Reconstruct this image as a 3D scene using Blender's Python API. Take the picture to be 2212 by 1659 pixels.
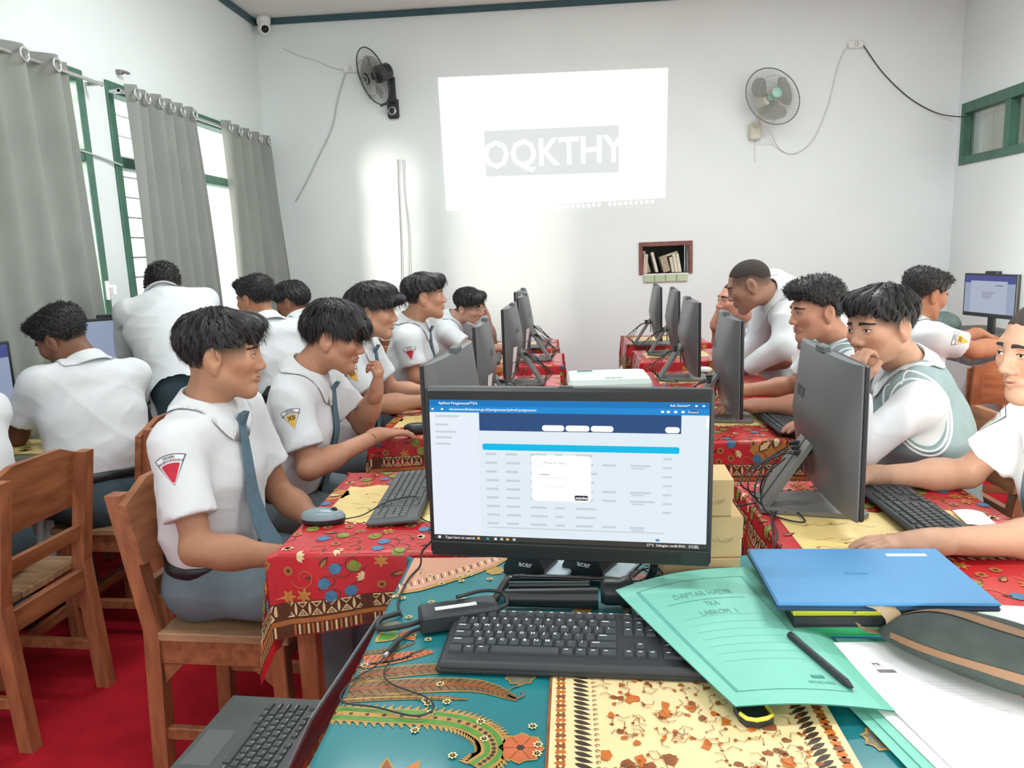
import bpy, bmesh, math, random
import numpy as np
from mathutils import Vector, Matrix
from mathutils.bvhtree import BVHTree

for _o in list(bpy.data.objects):
    bpy.data.objects.remove(_o, do_unlink=True)
SC = bpy.context.scene
COL = SC.collection
rnd = random.Random(7)

# ------------------------------------------------------------ camera
cam = bpy.data.cameras.new('camera'); camo = bpy.data.objects.new('camera', cam); COL.objects.link(camo)
YAW, PITCH, ROLL = math.radians(4.2845), math.radians(10.006), math.radians(-2.203)
fw = Vector((-math.sin(YAW)*math.cos(PITCH), math.cos(YAW)*math.cos(PITCH), -math.sin(PITCH)))
rt = Vector((math.cos(YAW), math.sin(YAW), 0)); upv = rt.cross(fw)
r2 = math.cos(ROLL)*rt+math.sin(ROLL)*upv; u2 = -math.sin(ROLL)*rt+math.cos(ROLL)*upv
mw = Matrix((r2, u2, -fw)).transposed().to_4x4(); mw.translation = (0, 0, 1.4)
camo.matrix_world = mw
cam.sensor_fit = 'HORIZONTAL'; cam.sensor_width = 36; cam.lens = 1640.6/2212*36; cam.clip_start = .02
SC.camera = camo

# ------------------------------------------------------------ world, light, exposure
SC.view_settings.view_transform = 'Standard'; SC.view_settings.look = 'None'
SC.view_settings.gamma = 1; SC.view_settings.use_curve_mapping = False
SC.view_settings.exposure = 0.06
wd = bpy.data.worlds.new('sky'); SC.world = wd; wd.use_nodes = True
bg = wd.node_tree.nodes['Background']; bg.inputs[0].default_value = (.93, .97, 1, 1); bg.inputs[1].default_value = 2.7

def add_light(name, kind, loc, rot, energy, size=None, color=(1, 1, 1), portal=False):
    l = bpy.data.lights.new(name, kind); l.energy = energy; l.color = color
    if kind == 'AREA':
        l.shape = 'RECTANGLE'; l.size, l.size_y = size
        if portal: l.cycles.is_portal = True
    o = bpy.data.objects.new(name, l); COL.objects.link(o); o.location = loc; o.rotation_euler = rot
    return o
# low sun that reaches the far wall through the gap between the curtains
sun = add_light('sun', 'SUN', (-6, 0, 4), (0, 0, 0), 17.0, color=(1, .93, .82))
sun.data.angle = math.radians(15)
sun.rotation_euler = Vector((.86, 1.14, -.13)).to_track_quat('-Z', 'Y').to_euler()
# daylight entering through the window openings
add_light('window_daylight_portal', 'AREA', (-2.47, 5.1, 1.62), (0, math.radians(-90), 0), 1, (1.5, 2.1), portal=True)
add_light('window_daylight_portal', 'AREA', (-2.47, 2.75, 1.62), (0, math.radians(-90), 0), 1, (1.5, 2.3), portal=True)
add_light('window_daylight_portal', 'AREA', (.3, -2.05, 1.65), (math.radians(90), 0, 0), 1, (4.0, 1.6), portal=True)  # portal of the added opening in the back wall

# ------------------------------------------------------------ helpers
def lin(h):
    if isinstance(h, str):
        h = h.lstrip('#'); v = [int(h[i:i+2], 16)/255 for i in (0, 2, 4)]
        return tuple(c/12.92 if c <= .04045 else ((c+.055)/1.055)**2.4 for c in v)
    return tuple(h)
MATS = {}
def mat(name, base='#ffffff', rough=.6, metal=0., spec=.5, vary=0., vscale=8., bump=0., bscale=60., coat=0., emit=0., trans=0.,
        alpha=1., attr=None, wood=False, sss=0., stretch=None, sheen=0., base2=None):
    if name in MATS: return MATS[name]
    m = bpy.data.materials.new(name); m.use_nodes = True; nt = m.node_tree; N = nt.nodes; L = nt.links
    b = N['Principled BSDF']; c = lin(base)
    b.inputs['Base Color'].default_value = (*c, 1); b.inputs['Roughness'].default_value = rough
    b.inputs['Metallic'].default_value = metal; b.inputs['Specular IOR Level'].default_value = spec
    b.inputs['Coat Weight'].default_value = coat; b.inputs['Coat Roughness'].default_value = .12
    b.inputs['Transmission Weight'].default_value = trans; b.inputs['Alpha'].default_value = alpha
    b.inputs['Sheen Weight'].default_value = sheen
    if sss:
        b.inputs['Subsurface Weight'].default_value = sss
        b.inputs['Subsurface Radius'].default_value = (1, .35, .2); b.inputs['Subsurface Scale'].default_value = .008
    if emit:
        b.inputs['Emission Color'].default_value = (*c, 1); b.inputs['Emission Strength'].default_value = emit
        b.inputs['Base Color'].default_value = (c[0]*.05, c[1]*.05, c[2]*.05, 1)
    tc = None
    def coords():
        nonlocal tc
        if tc is None:
            t = N.new('ShaderNodeTexCoord'); mp = N.new('ShaderNodeMapping'); L.new(t.outputs['Object'], mp.inputs[0])
            if stretch: mp.inputs['Scale'].default_value = stretch
            tc = mp.outputs[0]
        return tc
    src = None
    if attr:
        a = N.new('ShaderNodeAttribute'); a.attribute_name = attr; src = a.outputs['Color']
    if vary or wood:
        n = N.new('ShaderNodeTexNoise'); n.inputs['Scale'].default_value = vscale; n.inputs['Detail'].default_value = 6
        L.new(coords(), n.inputs['Vector'])
        mx = N.new('ShaderNodeMix'); mx.data_type = 'RGBA'
        rp = N.new('ShaderNodeMapRange'); rp.inputs[1].default_value = .3; rp.inputs[2].default_value = .7
        L.new(n.outputs['Fac'], rp.inputs[0]); L.new(rp.outputs[0], mx.inputs['Factor'])
        c2 = lin(base2) if base2 else None
        if src is not None:
            for k, f in (('A', 1-vary), ('B', 1+vary)):
                vm = N.new('ShaderNodeVectorMath'); vm.operation = 'SCALE'; vm.inputs['Scale'].default_value = f
                L.new(src, vm.inputs[0]); L.new(vm.outputs[0], mx.inputs[k])
        else:
            mx.inputs['A'].default_value = (*[x*(1-vary) for x in c], 1)
            mx.inputs['B'].default_value = (*(c2 if c2 else [min(1, x*(1+vary)) for x in c]), 1)
        src = mx.outputs['Result']
    if src is not None: L.new(src, b.inputs['Base Color'])
    if bump:
        n = N.new('ShaderNodeTexNoise'); n.inputs['Scale'].default_value = bscale; n.inputs['Detail'].default_value = 4
        L.new(coords(), n.inputs['Vector'])
        bp = N.new('ShaderNodeBump'); bp.inputs['Strength'].default_value = bump; bp.inputs['Distance'].default_value = .004
        L.new(n.outputs['Fac'], bp.inputs['Height']); L.new(bp.outputs[0], b.inputs['Normal'])
    MATS[name] = m
    return m

def empty(name, loc=(0, 0, 0), rz=0., rot=None):
    o = bpy.data.objects.new(name, None); COL.objects.link(o); o.location = loc
    o.rotation_euler = rot if rot else (0, 0, rz); o.empty_display_size = .05
    return o
def tag(o, label=None, cat=None, group=None, kind=None):
    if label: o['label'] = label
    if cat: o['category'] = cat
    if group: o['group'] = group
    if kind: o['kind'] = kind
    return o
def mesh_obj(name, me, parent=None, loc=None, rot=None):
    o = bpy.data.objects.new(name, me); COL.objects.link(o)
    if parent is not None: o.parent = parent
    if loc is not None: o.location = loc
    if rot is not None: o.rotation_euler = rot
    return o
def copy_tree(o, parent=None, loc=None, rz=None):
    c = o.copy(); COL.objects.link(c); c.parent = parent
    if loc is not None: c.location = loc
    if rz is not None: c.rotation_euler = (0, 0, rz)
    for ch in list(o.children):
        if ch.name not in ('',): copy_tree(ch, c)
    return c

class MB:
    """collects primitives, builds one mesh object"""
    def __init__(s): s.v = []; s.f = []; s.mi = []; s.sm = []; s.T = None
    def add(s, vs, fs, mi=0, smooth=False):
        n = len(s.v)
        if s.T is not None: vs = [s.T @ Vector(v) for v in vs]
        s.v += [tuple(v) for v in vs]; s.f += [tuple(i+n for i in f) for f in fs]
        s.mi += [mi]*len(fs); s.sm += [smooth]*len(fs)
        return s
    def box(s, lo, hi, bev=0., mi=0):
        (x0, y0, z0), (x1, y1, z1) = lo, hi
        if x0 > x1: x0, x1 = x1, x0
        if y0 > y1: y0, y1 = y1, y0
        if z0 > z1: z0, z1 = z1, z0
        b = min(bev, .49*min(x1-x0, y1-y0, z1-z0))
        if b <= 0:
            vs = [(x, y, z) for z in (z0, z1) for y in (y0, y1) for x in (x0, x1)]
            return s.add(vs, [(0, 2, 3, 1), (4, 5, 7, 6), (0, 1, 5, 4), (2, 6, 7, 3), (0, 4, 6, 2), (1, 3, 7, 5)], mi)
        vs = []; idx = {}
        for sx in (0, 1):
            for sy in (0, 1):
                for sz in (0, 1):
                    X, Y, Z = (x0, x1)[sx], (y0, y1)[sy], (z0, z1)[sz]
                    ix, iy, iz = (b, -b)[sx], (b, -b)[sy], (b, -b)[sz]
                    for k, p in enumerate(((X, Y+iy, Z+iz), (X+ix, Y, Z+iz), (X+ix, Y+iy, Z))):
                        idx[sx, sy, sz, k] = len(vs); vs.append(p)
        I = lambda *a: idx[a]
        F = []
        for q in (0, 1):
            F.append([I(q, 0, 0, 0), I(q, 1, 0, 0), I(q, 1, 1, 0), I(q, 0, 1, 0)])
            F.append([I(0, q, 0, 1), I(1, q, 0, 1), I(1, q, 1, 1), I(0, q, 1, 1)])
            F.append([I(0, 0, q, 2), I(1, 0, q, 2), I(1, 1, q, 2), I(0, 1, q, 2)])
        for a in (0, 1):
            for c in (0, 1):
                F.append([I(a, c, 0, 0), I(a, c, 1, 0), I(a, c, 1, 1), I(a, c, 0, 1)])
                F.append([I(a, 0, c, 0), I(a, 1, c, 0), I(a, 1, c, 2), I(a, 0, c, 2)])
                F.append([I(0, a, c, 1), I(1, a, c, 1), I(1, a, c, 2), I(0, a, c, 2)])
        for a in (0, 1):
            for c in (0, 1):
                for d in (0, 1): F.append([I(a, c, d, 0), I(a, c, d, 1), I(a, c, d, 2)])
        ctr = Vector(((x0+x1)/2, (y0+y1)/2, (z0+z1)/2)); G = []
        for f in F:
            p = [Vector(vs[i]) for i in f]; n = (p[1]-p[0]).cross(p[2]-p[0])
            m_ = sum(p, Vector())/len(p)-ctr
            G.append(tuple(f) if n.dot(m_) > 0 else tuple(reversed(f)))
        return s.add(vs, G, mi)
    def cyl(s, p0, p1, r0, r1=None, n=12, mi=0, caps=True, smooth=True):
        p0, p1 = Vector(p0), Vector(p1); r1 = r0 if r1 is None else r1
        d = (p1-p0).normalized(); a = d.orthogonal().normalized(); b = d.cross(a)
        vs = []
        for p, r in ((p0, r0), (p1, r1)):
            for i in range(n):
                t = 2*math.pi*i/n; vs.append(p+a*(r*math.cos(t))+b*(r*math.sin(t)))
        s.add(vs, [(i, (i+1) % n, n+(i+1) % n, n+i) for i in range(n)], mi, smooth)
        if caps: s.add(vs, [tuple(range(n-1, -1, -1)), tuple(range(n, 2*n))], mi)
        return s
    def tube(s, pts, r, n=8, mi=0, closed=False, caps=True):
        pts = [Vector(p) for p in pts]; m = len(pts); rs = r if hasattr(r, '__len__') else [r]*m
        vs = []; pa = None
        for i, p in enumerate(pts):
            if closed: d = (pts[(i+1) % m]-pts[i-1])
            else: d = pts[min(i+1, m-1)]-pts[max(i-1, 0)]
            d = d.normalized() if d.length > 1e-9 else Vector((0, 0, 1))
            a = d.orthogonal().normalized() if pa is None else (pa-d*pa.dot(d))
            if a.length < 1e-6: a = d.orthogonal()
            a.normalize(); pa = a; b = d.cross(a)
            for k in range(n):
                t = 2*math.pi*k/n; vs.append(p+a*(rs[i]*math.cos(t))+b*(rs[i]*math.sin(t)))
        fs = []
        for i in range(m if closed else m-1):
            j = (i+1) % m
            for k in range(n): fs.append((i*n+k, i*n+(k+1) % n, j*n+(k+1) % n, j*n+k))
        s.add(vs, fs, mi, True)
        if caps and not closed: s.add(vs, [tuple(range(n-1, -1, -1)), tuple(range((m-1)*n, m*n))], mi)
        return s
    def lathe(s, prof, n=24, mi=0, c=(0, 0, 0), axis='z', a0=0, a1=2*math.pi):
        full = abs(a1-a0-2*math.pi) < 1e-6; vs = []; m = n if full else n+1
        for i in range(m):
            t = a0+(a1-a0)*i/n; ct, st = math.cos(t), math.sin(t)
            for r, z in prof:
                p = (r*ct, r*st, z) if axis == 'z' else ((r*ct, z, r*st) if axis == 'y' else (z, r*ct, r*st))
                vs.append((p[0]+c[0], p[1]+c[1], p[2]+c[2]))
        k = len(prof); fs = []
        for i in range(n):
            j = (i+1) % m
            for q in range(k-1):
                f = (i*k+q, j*k+q, j*k+q+1, i*k+q+1)
                fs.append(f if axis != 'y' else tuple(reversed(f)))
        return s.add(vs, fs, mi, True)
    def prism(s, poly, h0, h1, fn=None, mi=0):
        """poly: 2D points; fn maps (u,v,h)->3D"""
        fn = fn or (lambda u, v, h: (u, v, h)); n = len(poly)
        vs = [fn(u, v, h0) for u, v in poly]+[fn(u, v, h1) for u, v in poly]
        return s.add(vs, [tuple(range(n-1, -1, -1)), tuple(range(n, 2*n))]+[(i, (i+1) % n, n+(i+1) % n, n+i) for i in range(n)], mi)
    def grid(s, fn, nu, nv, mi=0, smooth=True, us=(0, 1), vs_=(0, 1)):
        vs = [fn(us[0]+(us[1]-us[0])*i/nu, vs_[0]+(vs_[1]-vs_[0])*j/nv) for i in range(nu+1) for j in range(nv+1)]
        fs = [(i*(nv+1)+j, (i+1)*(nv+1)+j, (i+1)*(nv+1)+j+1, i*(nv+1)+j+1) for i in range(nu) for j in range(nv)]
        return s.add(vs, fs, mi, smooth)
    def sphere(s, c, r, n=12, m=8, mi=0):
        rr = r if hasattr(r, '__len__') else (r, r, r)
        vs = [(c[0], c[1], c[2]-rr[2])]
        for j in range(1, m):
            ph = -math.pi/2+math.pi*j/m
            for i in range(n):
                t = 2*math.pi*i/n; vs.append((c[0]+rr[0]*math.cos(ph)*math.cos(t), c[1]+rr[1]*math.cos(ph)*math.sin(t), c[2]+rr[2]*math.sin(ph)))
        vs.append((c[0], c[1], c[2]+rr[2])); fs = [(0, 1+(i+1) % n, 1+i) for i in range(n)]
        for j in range(m-2):
            for i in range(n): fs.append((1+j*n+i, 1+j*n+(i+1) % n, 1+(j+1)*n+(i+1) % n, 1+(j+1)*n+i))
        t = len(vs)-1; fs += [(t, 1+(m-2)*n+i, 1+(m-2)*n+(i+1) % n) for i in range(n)]
        return s.add(vs, fs, mi, True)
    def mesh(s, name, mats):
        me = bpy.data.meshes.new(name); me.from_pydata(s.v, [], s.f)
        for m in (mats if isinstance(mats, (list, tuple)) else [mats]): me.materials.append(m)
        me.polygons.foreach_set('material_index', s.mi); me.polygons.foreach_set('use_smooth', s.sm)
        me.update(); return me
    def build(s, name, mats, parent=None, loc=None, rot=None):
        return mesh_obj(name, s.mesh(name, mats), parent, loc, rot)

def text_geo(body, size=.01, align='CENTER', bold=False, font_shear=0.):
    """flat text outline: list of 2D verts and faces, from the built-in font"""
    cu = bpy.data.curves.new('text', 'FONT'); cu.body = body; cu.size = size; cu.align_x = align; cu.align_y = 'CENTER'
    cu.resolution_u = 2; cu.shear = font_shear
    if bold: cu.offset = size*.018
    o = bpy.data.objects.new('text', cu); COL.objects.link(o)
    dg = bpy.context.evaluated_depsgraph_get(); dg.update()
    me = bpy.data.meshes.new_from_object(o.evaluated_get(dg))
    vs = [(v.co.x, v.co.y) for v in me.vertices]; fs = [tuple(p.vertices) for p in me.polygons]
    bpy.data.objects.remove(o); bpy.data.curves.remove(cu); bpy.data.meshes.remove(me)
    return vs, fs
def add_text(mb, body, size, fn, mi=0, align='CENTER', bold=False, sx=1.):
    vs, fs = text_geo(body, size, align, bold)
    mb.add([fn(u*sx, v) for u, v in vs], fs, mi)
def bez(pts, n=10):
    """Catmull-Rom through points"""
    P = [Vector(p) for p in pts]; P = [P[0]*2-P[1]]+P+[P[-1]*2-P[-2]]; out = []
    for i in range(1, len(P)-2):
        for k in range(n):
            t = k/n; a, b, c, d = P[i-1:i+3]
            out.append(.5*((2*b)+(c-a)*t+(2*a-5*b+4*c-d)*t*t+(3*b-a-3*c+d)*t**3))
    out.append(P[-2]); return out
# ------------------------------------------------------------ room shell
XL, XR, YF, YB, ZC = -2.42, 3.03, 6.3, -2.0, 3.275
m_wall = mat('painted plaster', '#e6edec', .75, vary=.025, vscale=1.6, bump=.12, bscale=35)
m_wall_r = m_wall
m_ceil = mat('ceiling paint', '#e6e6e3', .8, vary=.02, vscale=2)
m_carpet = mat('red carpet', '#a81725', .95, vary=.16, vscale=9, bump=.6, bscale=420, spec=.15)
m_trim = mat('dark teal trim', '#31515a', .5, vary=.12, vscale=5)
m_green = mat('green window paint', '#47705e', .5, vary=.15, vscale=12)
m_glass = mat('window glass', '#eef4f2', .05, trans=.95, alpha=.22)

def wall_holes(fn, u0, u1, v0, v1, holes, depth, name, mt):
    """plate in the (u,v) plane with rectangular holes, thickness depth; fn(u,v,d)"""
    us = sorted({u0, u1, *[h[0] for h in holes], *[h[1] for h in holes]}); vs = sorted({v0, v1, *[h[2] for h in holes], *[h[3] for h in holes]})
    mb = MB()
    solid = lambda u, v: not any(h[0] < u < h[1] and h[2] < v < h[3] for h in holes)
    for a, b in zip(us, us[1:]):
        for c, d in zip(vs, vs[1:]):
            if not solid((a+b)/2, (c+d)/2): continue
            q = [(a, c), (b, c), (b, d), (a, d)]
            mb.add([fn(*p, 0) for p in q], [(0, 1, 2, 3)]); mb.add([fn(*p, depth) for p in q], [(3, 2, 1, 0)])
    for h in holes:
        q = [(h[0], h[2]), (h[1], h[2]), (h[1], h[3]), (h[0], h[3])]
        for i in range(4):
            p, r = q[i], q[(i+1) % 4]
            mb.add([fn(*p, 0), fn(*r, 0), fn(*r, depth), fn(*p, depth)], [(0, 1, 2, 3)])
    q = [(u0, v0), (u1, v0), (u1, v1), (u0, v1)]
    for i in range(4):
        p, r = q[i], q[(i+1) % 4]
        mb.add([fn(*p, 0), fn(*r, 0), fn(*r, depth), fn(*p, depth)], [(0, 1, 2, 3)])
    o = mb.build(name, mt)
    bm = bmesh.new(); bm.from_mesh(o.data); bmesh.ops.remove_doubles(bm, verts=bm.verts, dist=1e-5)
    bmesh.ops.recalc_face_normals(bm, faces=bm.faces); bm.to_mesh(o.data); bm.free()
    return tag(o, kind='structure')

W1 = (1.65, 3.90, .88, 2.375); W2 = (4.10, 6.05, .88, 2.375); W3 = (3.3, 6.235, 1.905, 2.355)
NI = (.628, .998, 1.165, 1.385)
T = .16
floor = MB().box((XL-T, YB-T, -.1), (XR+T, YF+T, 0)).build('floor', m_carpet); tag(floor, kind='structure')
ceil = MB().box((XL-T, YB-T, ZC), (XR+T, YF+T, ZC+.12)).build('ceiling', m_ceil); tag(ceil, kind='structure')
wall_holes(lambda u, v, d: (u, YF+d, v), XL-T, XR+T, 0, ZC, [NI], .22, 'wall_far', m_wall)
wall_holes(lambda u, v, d: (XL-d, u, v), YB, YF, 0, ZC, [W1, W2], T, 'wall_left', m_wall)
wall_holes(lambda u, v, d: (XR+d, u, v), YB, YF, 0, ZC, [W3], T, 'wall_right', m_wall)
wall_holes(lambda u, v, d: (u, YB-d, v), XL-T, XR+T, 0, ZC, [(-1.7, 2.3, .85, 2.45)], T, 'wall_back', m_wall)  # unseen opening behind the camera, added so fill daylight comes in
t1 = MB().box((XL, YF-.03, ZC-.045), (XR, YF, ZC), .004).build('trim_1', m_trim); tag(t1, kind='structure')
t2 = MB().box((XL, YB, ZC-.045), (XL+.03, YF-.03, ZC), .004).build('trim_2', m_trim); tag(t2, kind='structure')
t3 = MB().box((XR-.03, YB, ZC-.045), (XR, YF-.03, ZC), .004).build('trim_3', m_trim); tag(t3, kind='structure')

def left_window(name, W, nbars):
    y0, y1, z0, z1 = W; x0, x1 = XL-.085, XL+.012
    fr = MB()
    fr.box((x0, y0, z0), (x1, y0+.06, z1), .004); fr.box((x0, y1-.06, z0), (x1, y1, z1), .004)
    fr.box((x0, y0+.06, z1-.06), (x1, y1-.06, z1), .004); fr.box((x0, y0+.06, z0), (x1, y1-.06, z0+.06), .004)
    o = fr.build(name, m_green); tag(o, kind='structure')
    zt = 1.955; ym = (y0+y1)/2
    MB().box((x0+.005, y0+.06, zt-.03), (x1-.005, y1-.06, zt+.03), .004).build('transom_bar', m_green, o)
    MB().box((x0+.005, ym-.025, z0+.06), (x1-.005, ym+.025, z1-.06), .004).build('mullion', m_green, o)
    for a, b in ((y0+.06, ym-.025), (ym+.025, y1-.06)):
        for c, d in ((z0+.06, zt-.03), (zt+.03, z1-.06)):
            MB().box((x0+.03, a, c), (x0+.036, b, d)).build('pane', m_glass, o)
    bm_ = MB().cyl((x0-.03, y0+.01, 0), (x0-.03, y1-.01 if nbars > 9 else y0+.62, 0), .006, n=6).mesh('bar', mat('grille steel', '#3c4742', .5))
    k = 0; z = z0+.1
    while z < z1-.05:
        mesh_obj('bar', bm_, o, (0, 0, z)); z += .115
    return o
left_window('window_1', W1, 10); left_window('window_2', W2, 6)
# transom window in the right wall, looking onto a dim yard shed
y0, y1, z0, z1 = W3; x0, x1 = XR-.012, XR+.07
fr = MB()
fr.box((x0, y1-.045, z0), (x1, y1, z1), .003); fr.box((x0, y0, z0), (x1, y0+.05, z1), .003)
fr.box((x0, y0+.05, z1-.075), (x1, y1-.045, z1), .003); fr.box((x0, y0+.05, z0), (x1, y1-.045, z0+.06), .003)
w3 = fr.build('window_3', m_green); tag(w3, kind='structure')
ys = y1-.045; n3 = 5; step = (ys-(y0+.05))/n3
for i in range(n3):
    a = ys-(i+1)*step; b = ys-i*step
    if i < n3-1: MB().box((x0+.004, a-.03, z0+.06), (x1-.004, a+.03, z1-.075), .003).build('mullion', m_green, w3)
    MB().box((XR+.045, a+.03, z0+.06), (XR+.05, b-(.0 if i == 0 else .03), z1-.075)).build('pane', mat('dim window glass', '#c9d6cc', .08, trans=.9, alpha=.25), w3)
shed = MB().box((XR+.9, 2.6, 0), (XR+1.0, 10.5, 3.0), .01).build('shed_wall', mat('shed boards', '#5d5c50', .8, vary=.3, vscale=3, stretch=(1, 6, .4)))
tag(shed, 'grey board shed wall outside the high right window', 'shed')
rf = MB().box((XR+.17, 2.6, 3.0), (XR+1.2, 10.5, 3.08), .01).build('shade_roof', mat('shade roof sheet', '#77766c', .7)); tag(rf, 'unseen roof added to shade the passage outside the high right window', 'roof')  # unseen roof, added to keep the sky off the shed wall
m_branch = mat('dry branch', '#4b463c', .85, vary=.3, vscale=30)
br = empty('dry_bush', (XR+.42, 5.75, 0)); tag(br, 'dry leafless bush outside the high right window', 'bush')
MB().tube([(0, 0, 0), (.02, -.03, .9), (0, 0, 1.8), (.03, -.1, 2.15), (.02, -.3, 2.4)], [.03, .027, .022, .016, .01]).build('trunk', m_branch, br)
for i in range(14):
    a = rnd.uniform(-.25, .3); z = rnd.uniform(1.75, 2.3)
    MB().tube([(0, a*.2, z-.15), (rnd.uniform(-.1, .1), a, z), (rnd.uniform(-.15, .15), a+rnd.uniform(-.25, .25), z+rnd.uniform(-.1, .25))], [.012, .009, .004], n=5).build('branch', m_branch, br)

# unseen ceiling tube lamps, added to brighten the room
m_tube = mat('added lamp glow', '#ffffff', .4, emit=3)
for i, (x, y) in enumerate(((-.8, 3.9), (1.6, 3.9), (-.8, 1.3), (1.6, 1.3), (.3, -.8))):
    l = empty('added_ceiling_lamp', (x, y, ZC))
    tag(l, ['unseen tube lamp added above the left student row', 'unseen tube lamp added above the right student row',
            'unseen tube lamp added above the nearest left desk', 'unseen tube lamp added above the nearest right desk',
            'unseen tube lamp added behind the front table'][i], 'lamp', 'added tube lamps')
    MB().box((-.6, -.05, -.05), (.6, .05, 0), .008).build('housing', mat('added lamp housing', '#f2f2f0', .4), l)
    MB().cyl((-.58, 0, -.068), (.58, 0, -.068), .014, n=10).build('tube', m_tube, l)
    al = add_light('added_tube_light', 'AREA', (x, y, ZC-.1), (0, 0, 0), (36, 46, 21, 27, 16)[i], (1.2, .1), (.92, .985, 1)); al.parent = l; al.location = (0, 0, -.1)

# ------------------------------------------------------------ curtains
m_curt = mat('grey curtain cloth', '#9ca19b', .85, vary=.06, vscale=5, bump=.15, bscale=300, sheen=.2, sss=0)
nt = m_curt.node_tree; _b = nt.nodes['Principled BSDF']; _t = nt.nodes.new('ShaderNodeBsdfTranslucent'); _t.inputs[0].default_value = (*lin('#a8ada3'), 1)
_m = nt.nodes.new('ShaderNodeMixShader'); _m.inputs[0].default_value = .22
nt.links.new(_b.outputs[0], _m.inputs[1]); nt.links.new(_t.outputs[0], _m.inputs[2]); nt.links.new(_m.outputs[0], nt.nodes['Material Output'].inputs[0])
m_ring = mat('silver eyelet', '#d9dad8', .25, metal=.8)
m_rod = mat('chrome curtain rod', '#c9cac8', .25, metal=.7)
def curtain(y0, y1, folds, label, ztop, zbot, flare0=0., flare1=0., amp=.035, lean=0.):
    xc = XL+.075; root = empty('curtain', (xc, (y0+y1)/2, zbot)); tag(root, label, 'curtain', 'grey eyelet curtains')
    ym = (y0+y1)/2; H = ztop-zbot
    def pt(u, v, side):
        t = 1-v  # 0 top
        yy = y0+(y1-y0)*u+t*(flare0*(1-u)+flare1*u)
        ph = u*folds*2*math.pi; a = amp*(1-.25*t)*(1+.25*math.sin(3.1*u*7+1))
        xx = a*math.sin(ph)+.008*math.sin(ph*.5+4*t)+t*lean*u
        return (xx+side*.0015, yy-ym+.006*math.sin(5*t+ph), H*v)
    mb = MB(); nu = folds*14
    mb.grid(lambda u, v: pt(u, v, 1), nu, 14); mb.grid(lambda u, v: pt(1-u, v, -1), nu, 14)
    mb.build('cloth', m_curt, root)
    for i in range(folds):
        for s in (.25, .75)[:1]:
            u = (i+.22)/folds
            yy = y0+(y1-y0)*u-ym
            MB().lathe([(.021, -.003), (.030, -.004), (.033, 0), (.030, .004), (.021, .003), (.021, -.003)], 22, c=(amp*(1+.25*math.sin(3.1*u*7+1))*math.sin(u*folds*2*math.pi)+.012, yy, H-.048), axis='x').build('eyelet', m_ring, root)
    return root
curtain(1.9, 3.68, 9, 'wide grey curtain over the nearest left window', 2.36, .45, .02, .09)
curtain(4.16, 4.95, 6, 'middle grey curtain hanging on the far left window', 2.36, .45, .0, .18)
curtain(5.33, 6.22, 5, 'grey curtain in the corner by the far wall', 2.36, .45, .02, .05, lean=.11)
for (a, b, lab) in ((1.6, 3.95, 'silver curtain rod over the nearest left window'), (4.1, 6.2, 'silver curtain rod over the far left window')):
    r = empty('curtain_rod', (XL+.075, (a+b)/2, 2.315)); tag(r, lab, 'curtain rod', 'curtain rods')
    L_ = (b-a)/2
    MB().cyl((0, -L_, 0), (0, L_, 0), .009, n=10).build('rod', m_rod, r)
    for e in (-L_+.02, L_-.02):
        MB().box((-.075, e-.008, -.01), (.008, e+.008, .01), .002).cyl((0, e+(.02 if e > 0 else -.02), 0), (0, e, 0), .013, n=10).build('bracket', m_rod, r)
# small fittings on the left wall
hk = MB().box((0, -.015, -.012), (.03, .015, .012), .003).box((.03, -.012, -.006), (.05, .045, .006), .002).build('wall_bracket', mat('rusty steel', '#8d8a86', .5, metal=.4), loc=(XL, 4.24, 2.44))
tag(hk, 'small steel bracket above the far left window', 'bracket')
lt = empty('window_latch', (XL, 3.865, 1.22)); tag(lt, 'white plastic catch beside the nearest left window', 'latch')
MB().box((0, -.01, 0), (.03, .012, .1), .004).build('plate', mat('white plastic', '#eceeec', .35), lt)
MB().tube([(.03, 0, .07), (.06, 0, .075), (.06, .0, .03)], .007).build('hook', mat('white plastic'), lt)
cw = MB().tube(bez([(XL+.008, 3.78, 1.975), (XL+.012, 3.9, 1.965), (XL+.01, 4.0, 1.955), (XL+.02, 4.14, 1.935)]), .006, n=6).build('wall_string', mat('cord', '#b9c0bc', .6))
tag(cw, 'thin pale string strung across the wall between the left windows', 'string')

# ------------------------------------------------------------ far wall: projected picture
px0, px1, pz0, pz1 = -.96, .822, 1.73, 2.752
def pj(u, v, d=.0):   # corners of the beam picture on the wall
    tl, tr, bl, br_ = (-.967, 2.765), (.835, 2.743), (-.953, 1.735), (.811, 1.765)
    x = (bl[0]*(1-u)+br_[0]*u)*(1-v)+(tl[0]*(1-u)+tr[0]*u)*v; z = (bl[1]*(1-u)+br_[1]*u)*(1-v)+(tl[1]*(1-u)+tr[1]*u)*v
    return (x, YF-.002-d, z)
prj = empty('projected_picture', (-.06, YF, 1.73)); tag(prj, 'bright white projected picture reading OQKTHY on the far wall', 'projection')
loc = Vector((-.06, YF, 1.73))
def pl(u, v, d=0): return Vector(pj(u, v, d))-loc
m_lit = mat('projected white', '#ffffff', .8, emit=1.35); m_lg = mat('projected grey', '#e9eeee', .8, emit=.86)  # projector light on the wall is put in as thin glowing panels
MB().add([pl(0, 0), pl(1, 0), pl(1, 1), pl(0, 1)], [(0, 1, 2, 3)]).build('light_field', m_lit, prj)
MB().add([pl(.192, .243, .001), pl(.79, .22, .001), pl(.79, .585, .001), pl(.192, .59, .001)], [(0, 1, 2, 3)]).build('grey_box', m_lg, prj)
mb = MB(); add_text(mb, 'OQKTHY', .30, lambda u, v: pl(.497+u/1.79, .395+v/1.02+u*.0, .002), bold=True, sx=.89)
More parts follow.
